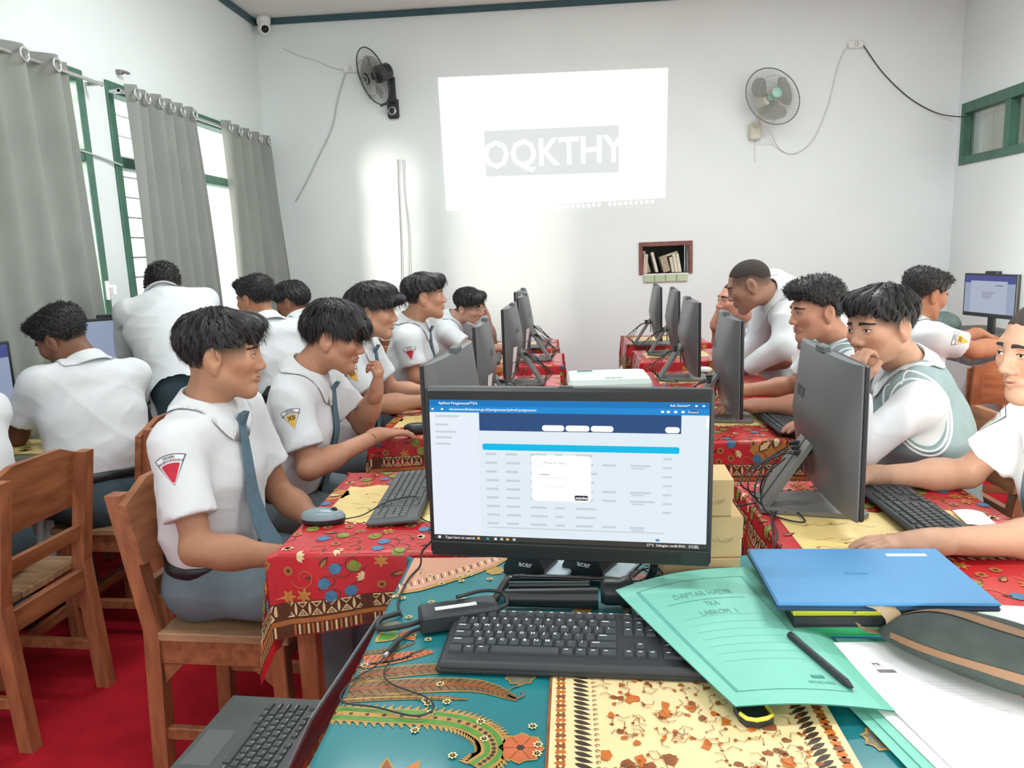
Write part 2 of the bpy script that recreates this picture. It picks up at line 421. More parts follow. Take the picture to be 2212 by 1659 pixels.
mb.build('letters', m_lit, prj)
mb = MB()
for i in range(30):
    u = .24+i*.024
    if .70 < u < .735: continue
    mb.add([pl(u, -.038, .001), pl(u+.012, -.038, .001), pl(u+.012, -.016, .001), pl(u, -.016, .001)], [(0, 1, 2, 3)])
mb.build('icon_row', m_lit, prj)

# ------------------------------------------------------------ book niche
m_brown = mat('chipped brown paint', '#7d4f46', .6, vary=.25, vscale=14)
nl = (.81, YF, 1.16); ni = empty('wall_niche_frame', nl); tag(ni, 'chipped brown wooden frame around a small book niche', 'frame')
fx0, fx1, fz0, fz1 = .6, 1.026, 1.16, 1.42
def nb(lo, hi): return MB().box([a-b for a, b in zip(lo, nl)], [a-b for a, b in zip(hi, nl)], .003)
nb((fx0, YF-.018, fz1-.036), (fx1, YF+.02, fz1)).build('rail', m_brown, ni)
nb((fx0, YF-.018, fz0), (fx0+.03, YF+.02, fz1-.036)).build('stile', m_brown, ni)
nb((fx1-.03, YF-.018, fz0), (fx1, YF+.02, fz1-.036)).build('stile', m_brown, ni)
nb((.63, YF+.21, 1.165), (.996, YF+.218, 1.384)).build('back_panel', mat('dark niche board', '#2c3430', .8), ni)
nb((.63, YF+.0, 1.165), (.996, YF+.21, 1.169)).build('shelf_board', m_brown, ni)
tl = empty('tiled_ledge', (.81, YF, 1.095)); tag(tl, 'pale green tiled ledge under the book niche', 'ledge')
for i in range(4):
    MB().box((-.175+i*.088, -.02, .003), (-.175+i*.088+.085, 0, .062), .004).build('tile', mat('green glazed tile', '#bac8a9', .25, vary=.08, vscale=10), tl)
m_bk = [mat('old book %d' % i, c, .8, vary=.12, vscale=20) for i, c in enumerate(('#cbbdae', '#a8968a', '#d6d0c2', '#a99884', '#d0c9b2', '#dcd6c2', '#dcd7c3', '#cdc3b0'))]
m_page = mat('old pages', '#d8cdb8', .9)
def wall_book(x, z, w, h, dep, ang, i, label, y=YF+.01):
    b = empty('book', (x, y+dep/2, z), rot=(0, math.radians(ang), 0)); tag(b, label, 'book', 'old books in the wall niche')
    MB().box((0, -dep/2, 0), (w*.12, dep/2, h), .001).box((w*.88, -dep/2, 0), (w, dep/2, h), .001).box((w*.12, -dep/2, 0), (w*.88, -dep/2+.002, h), .0005).build('cover', m_bk[i], b)
    MB().box((w*.12, -dep/2+.002, .002), (w*.88, dep/2-.003, h-.003)).build('pages', m_page, b)
wall_book(.632, 1.17, .035, .155, .13, 3, 0, 'leftmost upright old book in the wall niche')
wall_book(.672, 1.172, .026, .18, .12, -14, 1, 'brown book leaning second from the left in the niche', YF+.03)
wall_book(.735, 1.175, .022, .165, .12, -14, 2, 'pale leaning book left of the gap in the niche', YF+.005)
wall_book(.80, 1.17, .055, .13, .13, -15, 3, 'thick brown book leaning in the middle of the niche')
wall_book(.865, 1.17, .024, .125, .12, -10, 4, 'third old book from the right in the niche')
wall_book(.893, 1.17, .024, .148, .12, -10, 5, 'second old book from the right in the niche')
wall_book(.92, 1.17, .024, .15, .12, -10, 6, 'rightmost pale book leaning in the niche')
wall_book(.772, 1.296, .018, .15, .1, 72, 7, 'old book lying aslant on top of the others in the niche', YF+.06)
# ------------------------------------------------------------ wall fans
m_blk = mat('black plastic', '#23282a', .35); m_wpl = mat('white plastic', '#eceeec', .35)
m_smoke = mat('smoked fan blade', '#6b6862', .2, alpha=.6)
m_wire = mat('fan wire', '#77746f', .4, metal=.3)
m_mint = mat('mint plastic', '#a4cdbd', .4); m_ivory = mat('ivory plastic', '#cfd0bd', .45)
def wall_fan(x, z, yaw, pitch, R, out, label, dark):
    root = empty('wall_fan', (x, YF, z)); tag(root, label, 'fan', 'wall fans')
    body = m_blk if dark else m_ivory
    # base on the wall and arm
    b = MB().box((-.045, -.05, -.13), (.045, 0, .02 if dark else .0), .012)
    b.build('wall_base', body, root)
    if dark:
        MB().box((-.02, -.075, -.02), (.035, -.045, .18), .01).build('arm', body, root)
        MB().lathe([(0, -.055), (.03, -.055), (.034, -.05), (.034, -.045)], 20, c=(-.005, 0, -.075), axis='y').build('knob_ring', mat('silver plastic', '#b9bcbd', .3, metal=.5), root)
        MB().lathe([(0, -.062), (.02, -.062), (.022, -.05)], 16, c=(-.005, 0, -.075), axis='y').build('knob', m_blk, root)
    else:
        MB().tube(bez([(0, -.04, -.03), (0, -.1, .0), (.03, -.12, .1), (.05, -.12, .18)]), .02).build('arm', body, root)
        MB().cyl((0, -.03, -.13), (0, -.03, -.3), .0012, n=5).build('pull_cord', m_wire, root)
    hd = empty('head', (0, 0, 0)); hd.parent = root
    hd.location = out; hd.rotation_euler = (pitch, 0, yaw)
    # head frame: -y is the front of the fan
    hd_parts = []
    def hp(mb, name, m): o = mb.build(name, m, hd); return o
    hp(MB().lathe([(0, .16), (.05, .16), (.062, .145), (.066, .06), (.06, .03), (0, .03)], 24, axis='y'), 'motor_housing', m_blk if dark else m_ivory)
    mb = MB(); n = 56
    for sgn, dep in ((-1, -.055), (1, .05)):
        for i in range(n):
            t = 2*math.pi*i/n; c, s = math.cos(t), math.sin(t)
            mb.tube([(c*.045, dep, s*.045), (c*R*.6, dep*.92, s*R*.6), (c*R*.9, dep*.55, s*R*.9), (c*R, 0, s*R)], .0008, n=4, caps=False)
        for q, yy in ((.045, dep), (.62, dep*.91)):
            rr = q if q < .1 else R*q
            mb.tube([(rr*math.cos(2*math.pi*k/40), yy, rr*math.sin(2*math.pi*k/40)) for k in range(40)], .0016, n=5, closed=True)
    o = hp(mb, 'cage_wires', m_wire if dark else mat('pale fan wire', '#a3a39e', .4)); o['kind'] = 'stuff'
    hp(MB().tube([(R*math.cos(2*math.pi*k/56), 0, R*math.sin(2*math.pi*k/56)) for k in range(56)], .0045, n=6, closed=True), 'rim', m_blk if dark else mat('grey plastic rim', '#77777a', .4))
    if dark:
        hp(MB().box((-.05, -.012, -R-.012), (.05, .012, -R+.008), .004), 'clip', m_blk)
    for k in range(3):
        mb = MB(); a0 = k*2*math.pi/3+.4
        def bl(u, v):
            r = .04+(R*.82-.04)*v; w = (.5+.55*math.sin(math.pi*min(1, v*1.05)*.75))*(1 if v < .9 else 1-(v-.9)*3)
            t = a0+(u-.5)*1.5*w; return (r*math.cos(t), .012-.05*(u-.5), r*math.sin(t))
        mb.grid(bl, 10, 10)
        hp(mb, 'blade', m_smoke if dark else mat('grey fan blade', '#85877f', .45, alpha=.75))
    hp(MB().lathe([(0, -.006), (.03, -.004), (.036, .01), (.036, .03), (0, .03)], 20, axis='y'), 'hub', m_blk if dark else m_mint)
    hp(MB().lathe([(0, -.066), (.036, -.064), (.042, -.056), (.042, -.05), (0, -.05)], 24, axis='y'), 'badge_disc', m_blk if dark else m_mint)
    if dark: hp(MB().lathe([(.022, -.068), (.027, -.069), (.03, -.066)], 24, axis='y'), 'badge_ring', mat('silver plastic'))
    return root
wall_fan(-1.335, 2.60, math.radians(-52), math.radians(22), .215, (-.11, -.19, .16), 'black wall fan turned sideways left of the projection', True)
wall_fan(1.50, 2.30, math.radians(17), math.radians(-16), .222, (.085, -.2, .16), 'grey wall fan with mint hub right of the projection', False)

# ------------------------------------------------------------ sockets, cables, security camera
def socket(name, x, z, label):
    s = empty(name, (x, YF, z)); tag(s, label, 'socket')
    MB().box((-.055, -.03, -.028), (.055, 0, .028), .008).build('case', m_wpl, s)
    MB().lathe([(0, -.036), (.018, -.036), (.02, -.03)], 16, axis='y').build('face', mat('socket face', '#d9dbd8', .4), s)
socket('power_socket', 2.24, 2.835, 'white power socket high on the far wall at right')
socket('power_socket', -1.66, 2.865, 'white power socket beside the black wall fan')
def cable(name, pts, r, m, label, cat='cable', n=8):
    o = MB().tube(bez(pts, n), r, n=6).build(name, m); return tag(o, label, cat)
m_cb = mat('black cable', '#2a2b2c', .5); m_cg = mat('grey cable', '#bcbfba', .5); m_cw = mat('white cable', '#cfd2cc', .5)
cable('power_cable', [(2.29, 6.28, 2.83), (2.45, 6.285, 2.62), (2.65, 6.285, 2.43), (2.85, 6.28, 2.31), (2.98, 6.2, 2.26), (3.015, 6.1, 2.25)], .0038, m_cb, 'black cable sagging from the socket to the high right window')
cable('fan_cable', [(1.6, 6.22, 2.22), (1.7, 6.285, 2.09), (1.82, 6.29, 2.06), (1.95, 6.29, 2.16), (2.05, 6.29, 2.4), (2.12, 6.29, 2.7), (2.18, 6.285, 2.83)], .0035, m_cw, 'thin pale cable from the mint hub fan to its socket')
cable('wall_cable', [(-2.2, 6.29, 1.86), (-2.1, 6.29, 2.0), (-1.98, 6.29, 2.2), (-1.85, 6.29, 2.42), (-1.78, 6.29, 2.65), (-1.7, 6.29, 2.85)], .005, m_cg, 'grey cable running down from the socket to the corner curtain')
cable('fan_cable', [(-1.715, 6.29, 2.86), (-1.8, 6.29, 2.88), (-1.95, 6.29, 2.95), (-2.05, 6.29, 2.98), (-2.2, 6.29, 3.05)], .003, m_cw, 'faint white cable below the security camera')
cable('hanging_cable', [(-1.325, 6.285, 2.155), (-1.335, 6.29, 1.9), (-1.34, 6.29, 1.6), (-1.35, 6.285, 1.3), (-1.36, 6.285, 1.1)], .0034, mat('dark cable', '#6c7670', .5), 'dark cable hanging straight down below the black fan')
cable('hanging_cable', [(-1.285, 6.285, 2.15), (-1.29, 6.29, 1.9), (-1.275, 6.29, 1.6), (-1.285, 6.285, 1.3), (-1.3, 6.285, 1.0)], .004, m_cg, 'pale grey cable hanging beside the dark cable below the black fan')
cc = empty('security_camera', (-2.31, 6.22, ZC)); tag(cc, 'white dome security camera in the ceiling corner', 'camera')
MB().lathe([(0, 0), (.05, 0), (.055, -.02), (.052, -.055), (.0, -.055)], 24).build('mount', m_wpl, cc)
MB().sphere((0, 0, -.085), (.05, .05, .052), 20, 14).build('ball', m_wpl, cc)
MB().sphere((.016, -.026, -.1), (.03, .03, .03), 16, 10).build('lens', mat('black glass', '#0c0d10', .1), cc)
# ------------------------------------------------------------ wooden chairs
m_wood = mat('chair wood', '#975a3b', .5, vary=.3, vscale=5, stretch=(9, 9, 1.4), base2='#ad6f49', bump=.08, bscale=40, coat=.12)
m_wood_h = mat('chair wood board', '#935837', .5, vary=.3, vscale=4, stretch=(9, 1.4, 9), base2='#ab7048', bump=.08, bscale=40, coat=.12)
m_seat = mat('worn seat wood', '#9c7350', .55, vary=.3, vscale=5, stretch=(1.2, 8, 8), base2='#b4906c')
def make_chair():
    """faces +x, seat top 0.45"""
    r = empty('wooden_chair')
    W = .19
    for s in (-1, 1):
        y = s*(W-.02)
        mb = MB()
        for (x0, z0, x1, z1) in ((-.2, 0, -.175, .45), (-.175, .45, -.235, .82)):
            mb.add([(x0-.022, y-.02, z0), (x0+.022, y-.02, z0), (x0+.022, y+.02, z0), (x0-.022, y+.02, z0),
                    (x1-.022, y-.02, z1), (x1+.022, y-.02, z1), (x1+.022, y+.02, z1), (x1-.022, y+.02, z1)],
                   [(3, 2, 1, 0), (4, 5, 6, 7), (0, 1, 5, 4), (1, 2, 6, 5), (2, 3, 7, 6), (3, 0, 4, 7)])
        mb.build('leg', m_wood, r)
        MB().box((.15, y-.02, 0), (.19, y+.02, .425), .003).build('leg', m_wood, r)
        MB().box((-.16, y-.013, .355), (.16, y+.013, .425), .003).build('seat_rail', m_wood_h, r)
        MB().box((-.19, y-.011, .13), (.16, y+.011, .165), .003).build('stretcher', m_wood_h, r)
        MB().prism([(.15, .355), (.15, .30), (.09, .355)], y-.012, y+.012, lambda u, v, h: (u, h, v)).build('corner_block', m_wood_h, r)
        MB().prism([(-.155, .355), (-.155, .30), (-.1, .355)], y-.012, y+.012, lambda u, v, h: (u, h, v)).build('corner_block', m_wood_h, r)
    for x in (.17, -.178):
        MB().box((x-.012, -W+.04, .355), (x+.012, W-.04, .425), .003).build('seat_rail', m_wood_h, r)
    MB().box((.158, -W+.04, .12), (.182, W-.04, .155), .003).build('stretcher', m_wood_h, r)
    for k in range(3):
        a = -W-.005+k*.1317
        MB().box((-.155 if k != 1 else -.16, a, .425), (.205, a+.13, .45), .004).build('seat_plank', m_seat, r)
    mb = MB()
    def bp(z): return -.175-.06*(z-.45)/.37
    poly = [(-W-.01, .64), (W+.01, .64), (W+.015, .80), (W*.5, .845), (-W*.5, .845), (-W-.015, .80)]
    for sg, off in ((0, .022), (1, .042)):
        pass
    n = len(poly)
    vs = [(bp(v)+.021, u, v) for u, v in poly]+[(bp(v)+.043, u, v) for u, v in poly]
    mb.add(vs, [tuple(range(n-1, -1, -1)), tuple(range(n, 2*n))]+[(i, (i+1) % n, n+(i+1) % n, n+i) for i in range(n)])
    mb.build('back_panel', m_wood_h, r)
    MB().add([(bp(z)+dx, y, z) for z in (.53, .575) for y in (-W+.03, W-.03) for dx in (-.008, .014)],
             [(0, 1, 3, 2), (4, 6, 7, 5), (0, 4, 5, 1), (2, 3, 7, 6), (0, 2, 6, 4), (1, 5, 7, 3)]).build('back_slat', m_wood_h, r)
    return r
chair0 = make_chair(); chair_used = False
def chair(x, y, az, label):
    global chair_used
    if not chair_used:
        c = chair0; c.location = (x, y, 0); c.rotation_euler = (0, 0, math.radians(az)); chair_used = True
    else: c = copy_tree(chair0, None, (x, y, 0), math.radians(az))
    return tag(c, label, 'chair', 'wooden classroom chairs')

# ------------------------------------------------------------ desks and printed cloths
m_desk = mat('desk wood', '#9a5a34', .5, vary=.3, vscale=5, stretch=(1.4, 8, 8), base2='#ad6d44')
def desk(x0, x1, y0, y1, label, top=.742, group='classroom desks'):
    d = empty('desk', ((x0+x1)/2, (y0+y1)/2, 0)); tag(d, label, 'desk', group)
    a, b = (x1-x0)/2, (y1-y0)/2
    MB().box((-a, -b, top-.025), (a, b, top), .003).build('top', m_desk, d)
    for sx in (-1, 1):
        for sy in (-1, 1):
            cx, cy = sx*(a-.035), sy*(b-.035)
            MB().box((cx-.022, cy-.022, 0), (cx+.022, cy+.022, top-.025), .003).build('leg', m_wood, d)
        MB().box((sx*(a-.035)-.012, -b+.06, top-.115), (sx*(a-.035)+.012, b-.06, top-.025), .002).build('apron', m_desk, d)
        MB().box((-a+.06, sx*(b-.035)-.012, top-.115), (a-.06, sx*(b-.035)+.012, top-.025), .002).build('apron', m_desk, d)
        MB().box((sx*(a-.035)-.01, -b+.055, .1), (sx*(a-.035)+.01, b-.055, .14), .002).build('stretcher', m_wood_h, d)
    return d

class Cloth:
    """rectangular cloth laid over a desk: plan rectangle x0..x1,y0..y1 at height z; overhang functions give hem length"""
    def __init__(s, x0, x1, y0, y1, z, ov, seed=0):
        s.x0, s.x1, s.y0, s.y1, s.z = x0, x1, y0, y1, z; s.ov = ov; s.sd = seed
    # flat cloth coordinate (u,v) in metres, same as plan inside the rectangle
    def lim(s):
        return s.x0-s.ov[0], s.x1+s.ov[1], s.y0-s.ov[2], s.y1+s.ov[3]
    def pos(s, u, v):
        a = max(s.x0-u, u-s.x1, 0); b = max(s.y0-v, v-s.y1, 0)
        sx = -1 if u < s.x0 else 1; sy = -1 if v < s.y0 else 1
        cu = min(max(u, s.x0), s.x1); cv = min(max(v, s.y0), s.y1)
        R = .008
        def fall(t):   # rounded edge: outward offset, drop
            if t <= 0: return 0., 0.
            q = R*math.pi/2
            if t < q: return R*math.sin(t/R), R*(1-math.cos(t/R))
            return R, R+(t-q)
        oa, da = fall(a); ob, db = fall(b); m = min(a, b)
        wav = .010*math.sin((u if b > a else v)*17+s.sd)*min(1, max(a, b)/.1)
        x = cu+sx*(oa+(.14*m if a and b else 0)); y = cv+sy*(ob+(.14*m if a and b else 0))
        z = s.z-max(da, db)-.32*m
        if a > 0 and not b: x += sx*abs(wav)+sx*.02*da
        if b > 0 and not a: y += sy*abs(wav)+sy*.02*db
        if a and b:
            x += sx*.012; y += sy*.012
        return Vector((x, y, z))
    def nrm(s, u, v):
        e = .002; p = s.pos(u, v); n = (s.pos(u+e, v)-p).cross(s.pos(u, v+e)-p)
        if n.length < 1e-12: n = Vector((0, 0, 1))
        return n.normalized()
    def at(s, u, v, off): return s.pos(u, v)+s.nrm(u, v)*off

class Print:
    """flat printed motifs mapped on a cloth, one mesh"""
    def __init__(s, cl, hem=None): s.c = cl; s.mb = MB(); s.l = 0; s.hem = hem; s.origin = Vector((0, 0, 0))
    def inside(s, pts):
        if s.hem is None: return True
        return all(s.hem(u, v) for u, v in pts)
    def poly(s, pts, mi, layer):
        l0, l1, m0, m1 = s.c.lim()
        if any(not (l0 < u < l1 and m0 < v < m1) for u, v in pts) or not s.inside(pts): return
        off = .0006+.00025*layer
        cx = sum(p[0] for p in pts)/len(pts); cy = sum(p[1] for p in pts)/len(pts)
        ring = [(cx+(u-cx)*.5, cy+(v-cy)*.5) for u, v in pts]; n = len(pts)
        vs = [s.c.at(cx, cy, off)]+[s.c.at(u, v, off) for u, v in ring]+[s.c.at(u, v, off) for u, v in pts]
        fs = [(0, 1+i, 1+(i+1) % n) for i in range(n)]+[(1+i, 1+n+i, 1+n+(i+1) % n, 1+(i+1) % n) for i in range(n)]
        s.mb.add([v-s.origin for v in vs], fs, mi)
    def quad(s, a, b, c, d, mi, layer, k=6):
        off = .0006+.00025*layer; vs = []
        for i in range(k+1):
            t = i/k
            for p, q in ((a, b), (d, c)):
                vs.append(s.c.at(p[0]+(q[0]-p[0])*t, p[1]+(q[1]-p[1])*t, off)-s.origin)
        s.mb.add(vs, [(2*i, 2*i+2, 2*i+3, 2*i+1) for i in range(k)], mi)
    def flower(s, x, y, r, n, mi, layer, a0=0, depth=.35):
        m = n*4
        s.poly([(x+r*(1-depth*abs(math.sin(n*.5*2*math.pi*i/m+a0)))*math.cos(2*math.pi*i/m), y+r*(1-depth*abs(math.sin(n*.5*2*math.pi*i/m+a0)))*math.sin(2*math.pi*i/m)) for i in range(m)], mi, layer)
    def leaf(s, x, y, L, w, ang, mi, layer, bend=0.):
        P = []; c, sn = math.cos(ang), math.sin(ang)
        for i in range(7): t = i/6; P.append((t*L, w*math.sin(math.pi*t**.8)+bend*t*t*L))
        for i in range(5, 0, -1): t = i/6; P.append((t*L, -w*math.sin(math.pi*t**.8)+bend*t*t*L))
        s.poly([(x+p*c-q*sn, y+p*sn+q*c) for p, q in P], mi, layer)
    def line(s, pts, w, mi, layer):
        pts = [Vector((*p, 0)) for p in pts]; off = .0006+.00025*layer; vs = []; n = len(pts)
        l0, l1, m0, m1 = s.c.lim()
        if hasattr(w, '__len__'): w = [ww for p, ww in zip(pts, w) if l0 < p.x < l1 and m0 < p.y < m1]
        pts = [p for p in pts if l0 < p.x < l1 and m0 < p.y < m1]; n = len(pts)
        if n < 2: return
        for i, p in enumerate(pts):
            d = (pts[min(i+1, n-1)]-pts[max(i-1, 0)]); d = d.normalized() if d.length else Vector((1, 0, 0))
            ww = w[i] if hasattr(w, '__len__') else w; q = Vector((-d.y, d.x, 0))*ww/2
            vs += [s.c.at(p.x+q.x, p.y+q.y, off)-s.origin, s.c.at(p.x-q.x, p.y-q.y, off)-s.origin]
        s.mb.add(vs, [(2*i, 2*i+1, 2*i+3, 2*i+2) for i in range(n-1)], mi)
    def spiral(s, x, y, r, a0, turns, w, mi, layer, hand=1):
        s.line([(x+r*(1-.75*i/20)*math.cos(a0+hand*turns*2*math.pi*i/20), y+r*(1-.75*i/20)*math.sin(a0+hand*turns*2*math.pi*i/20)) for i in range(21)], w, mi, layer)

m_red = mat('red batik cloth', '#c4202b', .45, vary=.1, vscale=6, spec=.5, coat=.6, bump=.12, bscale=14)
PR = [mat('print ochre', '#c0803c', .5, vary=.12, vscale=30), mat('print cream', '#e2c898', .5, vary=.06, vscale=30), mat('print blue', '#42789b', .5, vary=.2, vscale=60),
      mat('print olive', '#848c3a', .5, vary=.2, vscale=60), mat('print brown', '#59301a', .5, vary=.2, vscale=60), mat('print tan', '#b06f3a', .5, vary=.15, vscale=40),
      mat('print yellow', '#f0d68c', .45, vary=.06, vscale=20, coat=.3)]
OC, CR, BL, OL, BR_, TN, YE = range(7)
def cloth_mesh(cl, hemfn, nx, ny, name, m, parent, origin, thick=.0012):
    l0, l1, m0, m1 = cl.lim(); mb = MB()
    def stops(a, b, e0, e1, n):
        s = {a+(b-a)*i/n for i in range(n+1)}
        for e in (e0, e1):
            for d in (-.02, -.0125, -.009, -.006, -.003, 0, .003): s.add(e+d if e == e0 else e-d)
        return sorted(x for x in s if a-1e-9 <= x <= b+1e-9)
    us = stops(l0, l1, cl.x0, cl.x1, nx); vs_ = stops(m0, m1, cl.y0, cl.y1, ny)
    idx = {}; V = []; F = []
    for i, u in enumerate(us):
        for j, v in enumerate(vs_):
            uu, vv = hemfn(u, v) if hemfn else (u, v)
            idx[i, j] = len(V); V.append(cl.pos(uu, vv)-origin)
    for i in range(len(us)-1):
        for j in range(len(vs_)-1): F.append((idx[i, j], idx[i+1, j], idx[i+1, j+1], idx[i, j+1]))
    mb.add(V, F, 0, True)
    return mb.build(name, m, parent)

def red_cloth(x0, x1, y0, y1, ov, label, seed, detail=2, panel=True, skew=0., z=.75):
    cl = Cloth(x0-.004, x1+.004, y0-.004, y1+.004, z-.0015, ov, seed)
    org = Vector(((x0+x1)/2, (y0+y1)/2, z)); R_ = random.Random(seed)
    root = empty('tablecloth', org); tag(root, label, 'tablecloth', 'red batik tablecloths')
    l0, l1, m0, m1 = cl.lim()
    def hem(u, v):   # near hem climbs towards the right by skew
        if v < cl.y0:
            k = 1-skew*max(0, min(1, (u-cl.x0)/(cl.x1-cl.x0))); v = cl.y0-(cl.y0-v)*k
        return u, v
    cloth_mesh(cl, hem if skew else None, 26, 30, 'cloth', m_red, root, org)
    cl2 = Cloth(cl.x0, cl.x1, cl.y0, cl.y1, cl.z, ov, seed)
    if skew:
        base = cl.pos; cl2.pos = lambda u, v: base(*hem(u, v))
    pr = Print(cl2); pr.origin = org
    bw = .085  # border band along the hems
    if panel is True: panel = (.30, .78)
    if panel:   # cream panel with brown contour across the middle
        pa, pb = y0+panel[0]*(y1-y0), y0+panel[1]*(y1-y0)
        ua, ub = x0+.03, x1-.10
        P = []
        for i in range(13): P.append((ua+(ub-ua)*i/12, pa+.012*math.sin(i*1.7)))
        for i in range(13): P.append((ub-(ub-ua)*i/12, pb+.012*math.sin(i*2.1)))
        pr.poly(P, YE, 1)
        for i in range(22):
            u = ua+(ub-ua)*i/21
            pr.leaf(u, pa-.002, .02, .004, -math.pi/2+.4, CR, 1); pr.leaf(u, pb+.002, .02, .005, math.pi/2-.4, TN, 2)
        for i in range(24 if detail > 1 else 8):
            u, v = R_.uniform(ua+.03, ub-.05), R_.uniform(pa+.03, pb-.03)
            pr.line([(u+k*.008, v+.006*math.sin(k*1.1+i)) for k in range(6)], .0016, TN, 2)
            if i % 3 == 0: pr.flower(u, v, .005, 5, TN, 2)
    n = 230 if detail > 1 else 50
    pts = []
    for i in range(n*12):
        u, v = R_.uniform(l0+.02, l1-.02), R_.uniform(m0+.09, m1-.09)
        if l0 > x0-.02 and u < x0: continue
        if panel and x0+.01 < u < x1-.08 and y0+(panel[0]-.04)*(y1-y0) < v < y0+(panel[1]+.04)*(y1-y0): continue
        if any((u-a)**2+(v-b)**2 < (.0012 if detail > 1 else .0019) for a, b in pts): continue
        if u < l0+bw+.02 and u < x0 or u > l1-bw-.02 and u > x1: continue
        pts.append((u, v))
        if len(pts) > n: break
    for i, (u, v) in enumerate(pts):
        k = i % 7; a = R_.uniform(0, 6.28)
        if k == 0:
            pr.flower(u, v, .016, 7, BL, 3, a, .16); pr.spiral(u+.012, v, .028, a, .8, .0022, BR_, 2, 1 if i % 2 else -1)
        elif k == 1:
            pr.flower(u, v, .018, 4, OL, 3, a, .15); pr.spiral(u, v+.01, .03, a, .9, .0022, BR_, 4, -1)
        elif k == 2:
            for j in range(6): pr.leaf(u, v, .02, .0045, a+j*1.047, OC, 3)
        elif k == 3:
            pr.leaf(u, v, .034, .008, a, BR_, 3); pr.leaf(u+.002, v, .026, .0045, a, TN, 4)
        elif k == 4:
            for j in range(4): pr.leaf(u, v, .02, .005, a+j*.55, CR, 3)
        elif k == 5:
            pr.flower(u, v, .013, 7, TN, 3, a, .2); pr.flower(u, v, .006, 5, BR_, 4)
        else:
            pr.spiral(u, v, .03, a, 1.1, .0025, TN, 2); pr.leaf(u+.02, v, .018, .004, a, BR_, 3)
        if i in (5, 23, 41):
            pr.flower(u, v, .05, 9, OC, 1, a, .12)
            pr.leaf(u-.02, v-.012, .055, .016, a, BR_, 3); pr.leaf(u-.016, v-.008, .045, .009, a, CR, 4)
    # band of triangles and fringe stripes along the near hem and both side hems
    def band(fn, L, flip):
        pr.quad(fn(0, .0), fn(L, .0), fn(L, bw), fn(0, bw), BR_, 1, 30)
        pr.quad(fn(0, .030), fn(L, .030), fn(L, .042), fn(0, .042), TN, 2, 30)
        w = .034; k = int(L/w)
        for i in range(k):
            t = i*w
            pr.poly([fn(t+.003, .048), fn(t+w-.003, .048), fn(t+w/2, .066)], CR, 2); pr.poly([fn(t+.009, .051), fn(t+w-.009, .051), fn(t+w/2, .061)], BR_, 3); pr.poly([fn(t+.013, .053), fn(t+w-.013, .053), fn(t+w/2, .058)], CR, 4)
            pr.poly([fn(t+.003, .083), fn(t+w-.003, .083), fn(t+w/2, .068)], CR, 2); pr.poly([fn(t+.009, .080), fn(t+w-.009, .080), fn(t+w/2, .072)], BR_, 3)
            pr.leaf(*fn(t, .049), .034, .0035, math.atan2(fn(t, .06)[1]-fn(t, .05)[1], fn(t, .06)[0]-fn(t, .05)[0]), CR, 3)
        for i in range(int(L/.011)):
            t = i*.011
            pr.quad(fn(t, .002), fn(t+.005, .002), fn(t+.005, .028), fn(t, .028), CR if i % 2 else TN, 2, 1)
    if ov[2] > .1: band(lambda t, h: (l0+.003+t, m0+.002+h), l1-l0-.006, 0)
    if ov[0] > .1: band(lambda t, h: (l0+.002+h, m1-.003-t), m1-m0-.09, 0)
    if ov[1] > .1 and detail > 1: band(lambda t, h: (l1-.002-h, m0+.003+t), m1-m0-.006, 0)
    o = pr.mb.build('printed_motifs', PR, root); o['kind'] = 'stuff'
    return root

# left row (students face right) and right row (students face left)
LEFT = [(-.66, -.05, 1.59, 2.19), (-.70, -.06, 2.64, 3.10), (-.68, -.05, 3.46, 3.92), (-.66, -.045, 4.28, 4.75), (-.66, -.085, 5.02, 5.5)]
RIGHT = [(.46, 1.0, 1.10, 2.04), (.45, .93, 2.5, 3.2), (.405, .93, 3.44, 3.93), (.43, .93, 4.3, 4.76), (.42, .93, 5.1, 5.58)]
ordn = ['nearest', 'second', 'third', 'fourth', 'farthest']
for i, (a, b, c, d) in enumerate(LEFT):
    desk(a, b, c, d, '%s wooden desk of the left row under its red cloth' % ordn[i])
    ov = (.24, .12, .21, .10) if i == 0 else (.14, .2, .16, .1)
    red_cloth(a, b, c, d, ov, 'red batik cloth on the %s desk of the left row' % ordn[i], 11+i, 2 if i < 2 else 1, skew=.55 if i == 0 else .2)
for i, (a, b, c, d) in enumerate(RIGHT):
    desk(a, b, c, d, '%s wooden desk of the right row under its red cloth' % ordn[i])
    red_cloth(a, b, c, d, (.22 if i else .13, .12, .17, .1), 'red batik cloth on the %s desk of the right row' % ordn[i], 31+i, 2 if i < 2 else 1, panel=(.45, .74) if i == 0 else True)
# ------------------------------------------------------------ front table with teal batik cloth
desk(-.34, .45, .45, 1.535, 'front wooden table under the teal batik cloth', group='front table')
m_teal = mat('teal batik cloth', '#0a757b', .5, vary=.1, vscale=7, coat=.25, bump=.08, bscale=200)
TP = [mat('teal print rust', '#c4653a', .5, vary=.12, vscale=30), mat('teal print brown', '#7a5a32', .5, vary=.25, vscale=50), mat('teal print green', '#4e8b34', .5, vary=.2, vscale=40),
      mat('teal print cream', '#e9d7a0', .5, vary=.04, vscale=30), mat('teal print umber', '#8a4c1e', .5, vary=.25, vscale=50), mat('teal print dark', '#3b2c1d', .5, vary=.2, vscale=60),
      mat('teal print gold', '#b08a45', .5, vary=.15, vscale=50), mat('teal print grey', '#6c6a56', .5, vary=.2, vscale=60), mat('teal print amber', '#c26a1e', .5, vary=.2, vscale=40)]
RU, BN, GN, CM, UM, DK, GD, GY, AM = range(9)
cl = Cloth(-.344, .454, .446, 1.539, .7485, (.16, .02, .05, .015), 3)
